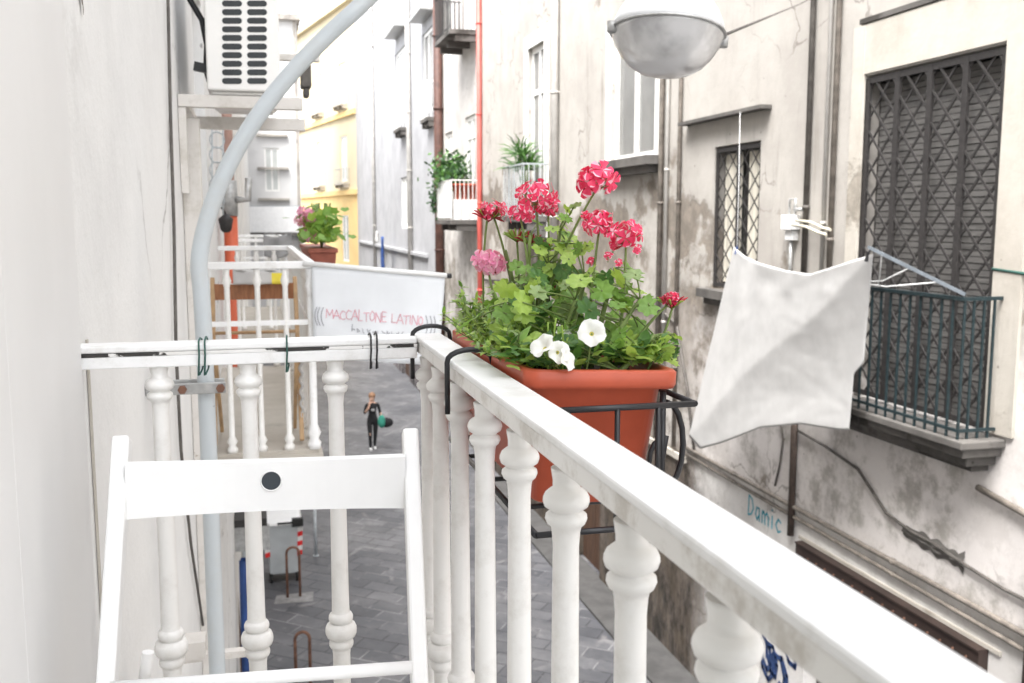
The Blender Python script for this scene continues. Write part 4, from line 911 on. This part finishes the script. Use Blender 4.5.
# ------------------------------------------------------------------ street lamp
lp = Vector((1.405,3.257,7.335)); t = thing('street_lamp', 'grey curved street lamp clamped to the left wall, with white domed head', 'street lamp', (-.135,2.6,4.9))
arm = [(-.135,2.6,4.9),(-.135,2.6,5.6),(-.135,2.6,6.28),(-.137,2.6,6.5)] + [tuple(PY(u,v,2.6)) for u,v in ((199,262),(206,224),(220,184),(240,144),(265,106),(295,69),(328,35),(366,0))] + [(.48,2.66,7.45),(.75,2.85,7.66),(1.05,3.05,7.77),(1.3,3.2,7.74),(1.405,3.257,7.62)]
# smooth the path
def catmull(P, n=6):
    P = [Vector(p) for p in P]; out = []
    for i in range(len(P)-1):
        p0 = P[max(i-1,0)]; p1 = P[i]; p2 = P[i+1]; p3 = P[min(i+2,len(P)-1)]
        for k in range(n):
            q = k/n; out.append(.5*((2*p1)+(p2-p0)*q+(2*p0-5*p1+4*p2-p3)*q*q+(3*p1-p0-3*p2+p3)*q**3))
    out.append(P[-1]); return out
mb = MB(); mb.tube(catmull(arm), .0212, 20); mb.build('arm', M['arm'], t)
mb = MB(); zc = PY(205,386,2.6).z; mb.box(-.279,-.085,2.562,2.572,zc-.014,zc+.014); mb.box(-.279,-.09,2.628,2.636,zc-.014,zc+.014); mb.build('clamp', M['steel'], t, bevel=.002)
mb = MB()
for x in (-.19, -.098):
    mb = MB(); mb.lathe([(.011,-.008),(.011,.008)], (x,2.556,zc), 6, M=Matrix.Rotation(PI/2,3,'X'))
    mb.build('bolt', M['rust'], t)
RL = Matrix.Rotation(math.radians(6.5), 3, 'Y') @ Matrix.Rotation(math.radians(-6.5), 3, 'X')
mb = MB(); mb.lathe([(.197,.003),(.191,.03),(.172,.075),(.14,.125),(.10,.165),(.07,.19),(.07,.26),(.045,.28)], lp, 40, M=RL); mb.build('lamp_dome', M['lampwhite'], t)
mb = MB(); mb.lathe([(.194,-.003),(.202,-.003),(.203,.0),(.202,.002),(.194,.002)], lp, 40, M=RL)
for an in (PI*.98, -.15): mb.lathe([(.018,-.022),(.02,.012)], lp+RL@Vector((.2*math.cos(an),.2*math.sin(an),0)), 8, M=RL)
mb.build('lamp_rim', M['steel'], t)
mb = MB(); mb.lathe([(.1955,-.0035),(.192,-.012),(.180,-.042),(.160,-.076),(.132,-.108),(.095,-.130),(.05,-.142),(.002,-.144)], lp, 40, M=RL); mb.build('lamp_bowl', M['bowl'], t)
mb = MB(); mb.lathe([(.03,.06),(.05,.0),(.05,-.06),(.02,-.085)], lp, 16, M=RL); mb.build('bulb', M['lampwhite'], t)
mb = MB(); mb.tube([lp+Vector((.2,0,.0)), PX(800,4,5.9), PX(840,-16,5.98)], .006, 6); tag(mb.build('cable', M['cable']), 'thin cable running from the street lamp head up to the right wall', 'cable')

# ------------------------------------------------------------------ planter, bracket, plants
TL = Matrix.Rotation(math.radians(2.5), 3, 'Y'); pc = Vector((.423,1.40,6.509))
def pt(x, y, z): return pc+TL@Vector((x, y, z))     # local planter coords
def rrect(hx, hy, r, z, n=6):
    out = []
    for cx_, cy_, a0 in ((hx-r,hy-r,0),(-hx+r,hy-r,PI/2),(-hx+r,-hy+r,PI),(hx-r,-hy+r,1.5*PI)):
        for k in range(n): an = a0+PI/2*k/(n-1); out.append(pt(cx_+r*math.cos(an), cy_+r*math.sin(an), z))
    return out
t = thing('planter', 'terracotta plastic balcony planter hooked over the front rail', 'planter', pc-Vector((0,0,.17)))
HX, HY = .104, .245
rings = [(HX-.034,HY-.034,.02,-.180),(HX-.030,HY-.030,.02,-.178),(HX-.016,HY-.016,.02,-.026),(HX-.002,HY-.002,.02,-.024),(HX,HY,.02,-.019),(HX,HY,.02,-.003),(HX-.003,HY-.003,.02,.0),(HX-.011,HY-.011,.018,.0),(HX-.014,HY-.014,.016,-.004),(HX-.018,HY-.018,.016,-.02)]
mb = MB(); PR = [rrect(*r) for r in rings]; PR = [r+[r[0]] for r in PR]; mb.grid(PR)
mb.face(list(reversed(rrect(*rings[0]))))
mb.build('trough', M['terracotta'], t)
mb = MB(); sp_ = rrect(HX-.016,HY-.016,.016,-.017); mb.face(sp_); mb.build('soil', M['soil'], t)
# black wire holder
t = thing('planter_bracket', 'black wire holder with scrolls hooked over the front rail round the planter', 'bracket', (.40,1.4,6.3))
mb = MB(); R0 = .0042
def frame(z, hx0, hx1, y0, y1): return [(hx0,y0,z),(hx1,y0,z),(hx1,y1,z),(hx0,y1,z),(hx0,y0,z)]
zt = 6.466
for z in (zt,): 
    P4 = frame(z, .325, .535, 1.13, 1.69)
    for a, b_ in zip(P4, P4[1:]): mb.tube([a, b_], R0, 8)
zb = 6.31
P4 = frame(zb, .325, .50, 1.13, 1.69)
for a, b_ in zip(P4, P4[1:]): mb.tube([a, b_], R0, 8)
for x in (.365, .43, .485): mb.tube([(x,1.13,zt),(x,1.13,zb)], R0*.9, 8)
for y in (1.25,1.4,1.55): mb.tube([(.50,y,zb),(.325,y,zb)], R0*.9, 8)
mb.build('frame', M['blackwire'], t)
sx_ = .508
for y in (1.17, 1.65):
    mb = MB()
    mb.tube([(sx_,y,zt+.012),(sx_,y,zb-.0)], R0*1.1, 8)
    arc = [(sx_+.004,y,zt-.004)]+[(sx_+.004+.026*math.sin(a*PI/8), y, zt-.062+.058*math.cos(a*PI/8)) for a in range(1,8)]+[(sx_,y,zt-.118)]
    mb.tube(arc, R0, 8)
    mb.tube([(sx_-.002-.014*math.sin(a*PI/6), y+.004, zt-.085+.03*math.cos(a*PI/6)) for a in range(0,7)]+[(sx_+.008,y+.004,zt-.05)], R0*.8, 6)
    mb.build('scroll', M['blackwire'], t)
for y in (1.345, 1.665):
    mb = MB(); xi = XR-w2-.006
    pth = [(xi,y,ZT-.075),(xi,y,ZT-.03),(xi,y,ZT-.002)]+[(xi+.033-.033*math.cos(a*PI/10), y, ZT+.0+.016*math.sin(a*PI/10)) for a in range(1,10)]+[(XR+w2+.012,y,ZT-.01),(XR+w2+.014,y,zt)]
    mb.tube(pth, .0040, 10); mb.build('hook', M['blackwire'], t)

# ---- plants (all rooted in the planter soil, in 3D)
R7 = random.Random(21)
soilz = pt(0,0,-.02).z
def soilpt(u, y, rnd=R7):
    x = min(max(PY(u, 350, y).x, .345), .50); return Vector((x, min(max(y,1.19),1.62), soilz-.004))
def curve(a, b, bend=.02, n=8):
    a = Vector(a); b = Vector(b); mid = a.lerp(b,.5)+Vector((R7.uniform(-1,1)*bend, R7.uniform(-1,1)*bend, bend*.6)); out = []
    for i in range(n+1):
        q = i/n; out.append(a*(1-q)**2+mid*2*q*(1-q)+b*q*q)
    return out
ger = thing('geranium', 'tall red and pink geranium growing in the terracotta planter', 'plant', (.43,1.4,soilz))
stems = MB(); lv = MB()
red = [M['petred'], M['petpink']]; pink = [M['petlil'], M['petpink']]
heads = [ # u, v, y, r, n, mats, size, root(u,y)
 (596,181,1.36,.026,15,red,.0150,(528,1.42)), (536,196,1.46,.029,13,red,.0130,(532,1.44)), (521,214,1.46,.018,11,red,.010,(532,1.44)), (548,207,1.46,.016,9,red,.010,(532,1.44)), (494,211,1.52,.021,15,red,.009,(520,1.5)),
 (488,263,1.50,.019,14,pink,.015,(515,1.5)), (599,224,1.32,.021,10,red,.0150,(585,1.3)), (626,236,1.30,.023,10,red,.0135,(615,1.25)), (671,299,1.22,.010,8,red,.008,(618,1.22))]
for (u, v, y, r, n, ms, s, rt) in heads:
    c = PY(u, v, y); base = soilpt(*rt); foot = c-Vector((0,0,r*.5))
    pth = curve(base, foot, .025, 10); stems.tube(pth, [.0032-.0017*i/10 for i in range(11)], 6)
    flower_head(ger, c, r, n, R7, ms, size=s, squash=.78, green=.7 if s < .0105 else .3)
for (u, v, y) in ((608,254,1.3),(619,264,1.3),(637,249,1.3),(613,246,1.31),(586,215,1.33),(590,262,1.32)):
    mb = MB(); c = PY(u, v, y)
    for q in range(3): floret(mb, c+rvec(R7)*.003, rvec(R7), .006, R7)
    mb.tube([c, c-Vector((0,0,.012))], .0008, 4, m=2); mb.build('flower', [M['petred'], M['petpink'], M['stem']], ger)
for (u, v, y, n) in ((517,237,1.48,26),(530,240,1.47,20),(545,247,1.46,14),(548,287,1.44,14),(672,303,1.22,16),(487,215,1.52,14)):   # bud clusters
    mb = MB(); c = PY(u, v, y)
    for q in range(n):
        d = rvec(R7); d.z = abs(d.z)*.7; p = c+Vector((d.x*.02, d.y*.015, d.z*.014)); mb.tube([c-Vector((0,0,.008)), p, p+d*.006], [.0007,.0017,.0006], 5, m=(0 if R7.random() < .45 else 1))
    stems.tube(curve(soilpt(u, y), c-Vector((0,0,.008)), .015), .0018, 5); mb.build('buds', [M['budred'], M['leafB']], ger)
# main branches
br = []
for (u0, u1, v1, y) in ((528,548,265,1.42),(530,560,232,1.43),(540,530,235,1.45),(560,585,280,1.35),(590,615,268,1.30),(600,640,300,1.24),(520,505,250,1.50),(545,575,300,1.3),(535,520,300,1.38),(610,655,335,1.2)):
    pth = curve(soilpt(u0, y), PY(u1, v1, y), .015, 10); stems.tube(pth, [.0048-.0022*i/10 for i in range(11)], 7); br.append(pth)
HP = [(h[0],h[1]) for h in heads]+[(517,237),(592,332),(550,348),(608,256)]
def leafcloud(u, v, y, ru, rv, n, smin, smax, mats, lobes=7):
    for q in range(n):
        uu = u+R7.gauss(0, ru*.5); vv = v+R7.gauss(0, rv*.5)
        if any(math.hypot(uu-a, vv-b) < (26 if a == 488 else 17) for a, b in HP) or uu > 682: continue
        c = PY(uu, vv, min(1.64, max(1.20, y+R7.gauss(0, .06))))
        if c.z < soilz+.005: c.z = soilz+.005+.02*R7.random()
        n_ = Vector((R7.gauss(0,.6)-.1, R7.gauss(0,.6)-.4, .8)); s = R7.uniform(smin, smax)*.72
        leaf_round(lv, c, n_, s, lobes, R7.choice(mats), R7)
        best = min((p for pth in br for p in pth[2:]), key=lambda p: (p-c).length)
        if (best-c).length < .16: stems.tube(curve(best, c, .006, 4), .0012, 5)
leafcloud(540,216,1.44,38,12,16,.013,.022,[0,1,1,3])
leafcloud(525,235,1.46,22,14,10,.012,.02,[0,1,3])
leafcloud(565,245,1.42,34,20,16,.014,.022,[0,1,1])
leafcloud(540,280,1.42,44,32,46,.016,.028,[0,0,1,2,3])
leafcloud(510,285,1.46,28,24,14,.014,.024,[0,1,3])
leafcloud(585,290,1.36,44,28,34,.018,.028,[0,0,1,2,2])
leafcloud(612,272,1.30,34,12,12,.018,.027,[1,1,0,3])
leafcloud(560,325,1.34,76,26,56,.018,.030,[0,0,2,2,1])
leafcloud(630,300,1.26,26,22,13,.016,.025,[1,0,0])
leafcloud(640,345,1.20,34,14,22,.018,.027,[1,0,1])
leafcloud(662,350,1.19,22,10,14,.014,.022,[1,1,0])
leafcloud(600,345,1.24,60,16,34,.015,.025,[0,2,2,1])
stems.build('stems', M['stem'], ger); lv.build('leaves', [M['leafA'], M['leafB'], M['leafC'], M['leafD']], ger)
# trailing small-leaved plant at the left / far end
tr = thing('trailing_plant', 'low small leaved green plant filling the far left end of the planter', 'plant', (.38,1.55,soilz))
mb = MB()
for q in range(150):
    y = R7.uniform(1.24,1.64); base = Vector((R7.uniform(.335,.42), y, soilz)); tip_ = base+Vector((R7.gauss(-.01,.03), R7.gauss(0,.03), R7.uniform(.03,.075)))
    if y > 1.5: tip_ += Vector((R7.uniform(-.02,.02), .02, R7.uniform(0,.025)))
    if tip_.x < .318 and tip_.y > 1.45: tip_.x = .335
    pth = curve(base, tip_, .006, 6); mb.tube(pth, .001, 4, m=2)
    for p in pth[1:]:
        for w_ in range(4):
            d = rvec(R7); d.z = abs(d.z)*.8+.1; leaf_long(mb, p, d, (0,0,1), R7.uniform(.010,.020), R7.uniform(.0022,.004), R7.choice([0,1,1,3]))
mb.build('foliage', [M['leafA'], M['leafB'], M['stem'], M['leafD']], tr)
# petunias
pe = thing('petunia', 'white flowering petunia at the near edge of the planter', 'plant', (.42,1.2,soilz))
mb = MB()
def petunia(u, v, y, n, size):
    c = PY(u, v, y); n = Vector(n).normalized(); a = n.orthogonal().normalized(); b = n.cross(a); m2 = MB(); P = []
    for i, f in enumerate((.08,.16,.35,.62,.85,1.0)):
        row = []
        for j in range(31):
            an = 2*PI*j/30; lob = 1-.10*abs(math.cos(an*2.5))**3 if f > .5 else 1; rr3 = size*f*lob*(1+.03*math.sin(an*13))
            dep = -size*.75*(1-f)**2.2+size*.12*math.sin(an*5+1)*f*f - size*.10*f**4
            row.append(c+a*rr3*math.cos(an)+b*rr3*math.sin(an)+n*dep)
        P.append(row)
    m2.grid(P, mf=lambda i, j: 1 if i == 0 else 0); m2.tube([c-n*size*.75, c-n*size*1.6-Vector((0,0,.004))], [.003,.0015], 6, m=2); m2.build('flower', [M['petwhite'], M['yellowc'], M['stem']], pe)
    mb.tube(curve(soilpt(u, y), c-n*size*1.6, .01, 6), .0013, 5, m=2)
petunia(592,332,1.155,(-.25,-.85,.35),.0185); petunia(541,344,1.155,(-.7,-.4,.75),.018); petunia(560,352,1.15,(.1,-.9,.2),.015); petunia(569,359,1.15,(.6,-.7,.35),.015)
petunia(490,344,1.40,(-.3,-.7,.6),.008); petunia(566,334,1.25,(.2,-.5,.9),.014)
for q in range(260):
    c = PY(R7.uniform(505,660), R7.uniform(340,366), R7.uniform(1.175,1.27)); 
    if c.z < soilz: c.z = soilz+R7.random()*.015
    d = rvec(R7); d.z = abs(d.z)*.6; leaf_long(mb, c, d, (0,0,1), R7.uniform(.016,.03), R7.uniform(.005,.009), R7.choice([0,1,3,3]))
for (u, v) in ((556,318),(548,322),(562,325)): mb.tube(curve(soilpt(u,1.2), PY(u,v,1.2), .006, 6), .0013, 5, m=1)
mb.build('foliage', [M['leafA'], M['leafB'], M['stem'], M['leafC']], pe)

# ------------------------------------------------------------------ street things
# waste container
p = PZ(283,583,0); bx, by = p.x+.03, p.y+.35
t = thing('waste_container', 'pale grey wheeled waste container with red and white striped corners on the street', 'waste container', (bx,by,0))
mb = MB(); hw = .31
mb.hexa([(bx-hw+.05,by-.33,.16),(bx+hw-.05,by-.33,.16),(bx+hw-.05,by+.33,.16),(bx-hw+.05,by+.33,.16),(bx-hw,by-.4,1.12),(bx+hw,by-.4,1.12),(bx+hw,by+.4,1.12),(bx-hw,by+.4,1.12)]); mb.build('body', M['bin'], t, bevel=.03)
mb = MB(); mb.hexa([(bx-hw-.04,by-.46,1.125),(bx+hw+.04,by-.46,1.125),(bx+hw+.04,by+.44,1.125),(bx-hw-.04,by+.44,1.125),(bx-hw-.02,by-.43,1.17),(bx+hw+.02,by-.43,1.17),(bx+hw,by+.4,1.30),(bx-hw,by+.4,1.30)]); mb.build('lid', M['whiteplastic'], t, bevel=.02)
mb = MB(); mb.tube([(bx-.1,by-.49,1.18),(bx+.3,by-.49,1.18)], .02, 8); mb.box(bx+.16,bx+.36,by-.5,by-.38,1.1,1.24); mb.build('handle', M['rubber'], t)
for sx in (-1, 1):
    mb = MB()
    for i in range(6):
        z = .52+i*.09; x0 = bx+sx*(hw-.005-.012*(5-i)*.3); q = .045
        mb.hexa([(x0-q,by-.405+.0*i,z),(x0+q,by-.405,z+.02),(x0+q,by-.39,z+.02),(x0-q,by-.39,z),(x0-q,by-.415,z+.09),(x0+q,by-.415,z+.11),(x0+q,by-.39,z+.11),(x0-q,by-.39,z+.09)], m=i%2)
    mb.build('reflector', [M['redrefl'], M['whiteplastic']], t)
for sx in (-1, 1):
    for sy in (-1, 1):
        mb = MB(); mb.lathe([(.09,-.025),(.1,-.02),(.1,.02),(.09,.025)], (bx+sx*.23,by+sy*.28,.1), 14, M=Matrix.Rotation(PI/2,3,'Y')); mb.box(bx+sx*.23-.03,bx+sx*.23+.03,by+sy*.28-.03,by+sy*.28+.03,.12,.2); mb.build('wheel', M['rubber'], t)
# hoop posts
def hoop(x, y, h, wd, label):
    mb = MB(); r = wd/2; P5 = [(x-r,y,0),(x-r,y,h-r)]+[(x-r*math.cos(a*PI/8),y,h-r+r*math.sin(a*PI/8)) for a in range(1,8)]+[(x+r,y,h-r),(x+r,y,0)]
    mb.tube(P5, .023, 10); tag(mb.build('hoop_bollard', M['rust']), label, 'bollard', 'rusty hoop bollards on the street')
p = PZ(294,597,.0); hoop(p.x, p.y, .92, .22, 'rusty hoop bollard standing just in front of the waste container')
p = PZ(302,632,.92); hoop(p.x, p.y, .92, .20, 'rusty hoop bollard nearest to the balcony, below the container')
mb = MB(); p = PZ(294,598,0); mb.face([(p.x-.35,p.y-.22,.008),(p.x+.32,p.y-.25,.008),(p.x+.35,p.y+.2,.008),(p.x-.3,p.y+.18,.008)]); struct('pavement_patch', mb, simple('pale_concrete_patch', (.27,.265,.26), .9, .25, 6))
p = PZ(316,556,0); mb = MB(); mb.tube([(p.x,p.y,0),(p.x,p.y,.95)], .03, 10); mb.lathe([(.06,0),(.06,.02)], (p.x,p.y,0), 12); tag(mb.build('bollard', M['greyiron']), 'thin pale grey post standing on the paving right of the waste container', 'bollard')
# things beside the left wall below
mb = MB(); p0 = PY(216,512,9.6); t = thing('shop_awning', 'dark awning frame jutting from the left wall above the shop', 'awning', (0,9.4,p0.z))
mb.box(-.278, .02, 9.2, 9.7, p0.z-.05, p0.z+.02); mb.build('canopy', M['iron'], t)
mb = MB(); mb.box(-.278,.04,9.25,9.29,p0.z-.3,p0.z-.06); mb.build('frame', M['steel'], t)
for u, lb in ((222,'dark brown plank leaning on the left wall, further left'),(229,'dark brown plank leaning on the left wall, nearer the grey cabinet')):
    mb = MB(); a = PY(u, 522, 9.9); b_ = PY(u-8, 600, 9.0); mb.bar(a, Vector((-.2,b_.y,0.)), .08, .03, up=(0,1,0)); tag(mb.build('plank', M['darkwood']), lb, 'plank', 'planks leaning on the left wall')
mb = MB(); p = PY(238,560,12.0); mb.box(-.278,-.10,12.0,12.5,0,2.9); tag(mb.build('cabinet', M['bin'], bevel=.01), 'tall grey metal cabinet against the left wall beside the blue tarpaulin', 'cabinet')
mb = MB(); n = 16
P6 = [[Vector((-.20+.038*math.cos(2*PI*i/n)*(1+.9*(j/8))*(1+.25*math.cos(i*5)), 9.0+.06*math.sin(2*PI*i/n)*(1+.9*(j/8)), 3.6-3.55*j/8)) for i in range(n+1)] for j in range(9)]
mb.grid(P6); tag(mb.build('folded_parasol', M['blue']), 'folded blue parasol standing against the left wall far below', 'parasol')
mb = MB(); p = PY(152,648,1.9)
tag(mb.tube([PY(143,690,2.0), PY(148,652,2.0)], .012, 10).build('pipe_stub', M['rail']), 'short white pipe stub against the left wall at the foot of the railing', 'pipe')
mb = MB(); zc = PY(215,655,2.9).z; mb.bar((-.279,2.9,zc), (-.03,2.9,zc), .03, .02); mb.box(-.24,-.18,2.86,2.94,zc+.01,zc+.06)
tag(mb.build('wall_bracket', M['bracket']), 'small pale steel bracket low on the left wall behind the lamp pole', 'bracket')

# ------------------------------------------------------------------ person
p = PZ(373,450,.0); px_, py_ = p.x, p.y
per = thing('person', 'person in black walking up the alley with one hand at the face', 'person', (px_,py_,0))
def skinned(name, joints, edges, mat, par, sub=2):
    me = bpy.data.meshes.new(name); o0 = wloc(par)
    me.from_pydata([tuple(Vector(j[0])) for j in joints], edges, [])
    ob = bpy.data.objects.new(name, me); sc.collection.objects.link(ob)
    sk = ob.modifiers.new('skin', 'SKIN')
    if not me.skin_vertices: me.attributes.new('skin', 'FLOAT', 'POINT') if False else None
    lay = me.skin_vertices[0].data if len(me.skin_vertices) else None
    if lay is None:
        bm = bmesh.new(); bm.from_mesh(me); ly = bm.verts.layers.skin.verify(); bm.to_mesh(me); bm.free(); lay = me.skin_vertices[0].data
    for i, j in enumerate(joints): lay[i].radius = (j[1], j[1] if len(j) < 3 else j[2]); lay[i].use_root = (i == 0)
    ss = ob.modifiers.new('sub', 'SUBSURF'); ss.levels = sub; ss.render_levels = sub
    dg = bpy.context.evaluated_depsgraph_get(); dg.update(); m3 = bpy.data.meshes.new_from_object(ob.evaluated_get(dg)); bpy.data.objects.remove(ob)
    for pol in m3.polygons: pol.use_smooth = True
    m3.materials.clear(); m3.materials.append(mat)
    o = bpy.data.objects.new(name, m3); sc.collection.objects.link(o); o.parent = par; return o
# figure faces the camera (-y); local coordinates, z up
J = [((0,0,.90),.13),((0,0,1.05),.115),((0,-.01,1.22),.13),((0,0,1.34),.11),((0,0,1.42),.05),((0,-.01,1.50),.07),((0,-.01,1.58),.085),((0,-.01,1.64),.06),
     ((-.17,0,1.34),.055),((-.23,-.05,1.10),.042),((-.13,-.20,1.28),.033),((-.09,-.19,1.42),.028),((-.07,-.16,1.50),.030),
     ((.17,0,1.34),.055),((.23,.02,1.09),.042),((.24,-.08,.90),.033),((.25,-.11,.82),.03),
     ((-.09,0,.84),.095),((-.08,-.06,.48),.062),((-.07,-.02,.10),.042),((-.07,-.10,.04),.038),((-.07,-.19,.03),.03),
     ((.09,0,.84),.095),((.08,.03,.48),.062),((.07,.14,.14),.042),((.07,.06,.05),.038),((.07,-.02,.03),.03)]
Eg = [(0,1),(1,2),(2,3),(3,4),(4,5),(5,6),(6,7),(3,8),(8,9),(9,10),(10,11),(11,12),(3,13),(13,14),(14,15),(15,16),(0,17),(17,18),(18,19),(19,20),(20,21),(0,22),(22,23),(23,24),(24,25),(25,26)]
body = skinned('body', J, Eg, M['skin'], per)
body.data.materials.append(M['blackcloth']); body.data.materials.append(M['shoe'])
for pol in body.data.polygons:
    c = pol.center; mi = 0
    if c.z < .09: mi = 2
    elif c.z < 1.40 and not (c.x < -.06 and c.y < -.11) and not (c.x > .2 and c.z < 1.12): mi = 1
    pol.material_index = mi
def ell(mb, c, r, k=14, m=0, z0=-1, z1=1):
    mb.lathe([(math.sqrt(max(0.0001,1-q*q)), q) for q in [z0+(z1-z0)*i/10 for i in range(11)]], c, k, m, M=Matrix.Diagonal(Vector(r)))
P0 = Vector((px_,py_,0))
mb = MB(); ell(mb, P0+Vector((0,.02,1.60)), (.098,.105,.115), z0=-.55); mb.build('hair', M['hair'], per)
mb = MB(); ell(mb, P0+Vector((0,-.10,1.555)), (.014,.02,.02), 8); mb.build('nose', M['skin'], per)
mb = MB()
for sx in (-1,1): ell(mb, P0+Vector((sx*.032,-.088,1.585)), (.012,.008,.007), 8)
mb.build('eyes', M['iron'], per)
mb = MB()
for (hx, hy, hz, dx, dz) in ((-.07,-.165,1.50,.012,.05),(.25,-.11,.82,0,-.05)):
    for q in range(4): mb.tube([P0+Vector((hx-.03+q*.02, hy-.01, hz)), P0+Vector((hx-.03+q*.02+dx, hy-.02, hz+dz*.7)), P0+Vector((hx-.028+q*.018+dx, hy+.0, hz+dz*(1.1 if q in (1,2) else .95)))], [.011,.010,.008], 6)
    mb.tube([P0+Vector((hx+.03,hy,hz-.02)), P0+Vector((hx+.05,hy-.01,hz+dz*.3))], [.012,.009], 6)
mb.build('fingers', M['skin'], per)
mb = MB(); ell(mb, P0+Vector((0,-.135,1.21)), (.06,.012,.04), 10); mb.build('shirt_print', simple('pale_print', (.35,.35,.35), .8, .5, 60), per)
bg_ = thing('shoulder_bag', 'teal and black bag carried at the hip of the person in black', 'bag', (px_+.28,py_-.05,.68))
mb = MB(); ell(mb, P0+Vector((.25,-.13,.86)), (.11,.08,.20), 12); mb.build('teal_pouch', M['tealbag'], bg_)
mb = MB(); ell(mb, P0+Vector((.40,-.02,.80)), (.20,.10,.15), 12); mb.build('black_pouch', M['blackcloth'], bg_)
mb = MB(); mb.tube([P0+Vector(q) for q in ((.20,-.12,1.0),(.20,-.03,1.25),(.15,-.01,1.40),(.17,.05,1.25),(.25,.02,.98))], .014, 6); mb.build('strap', M['blackcloth'], bg_)
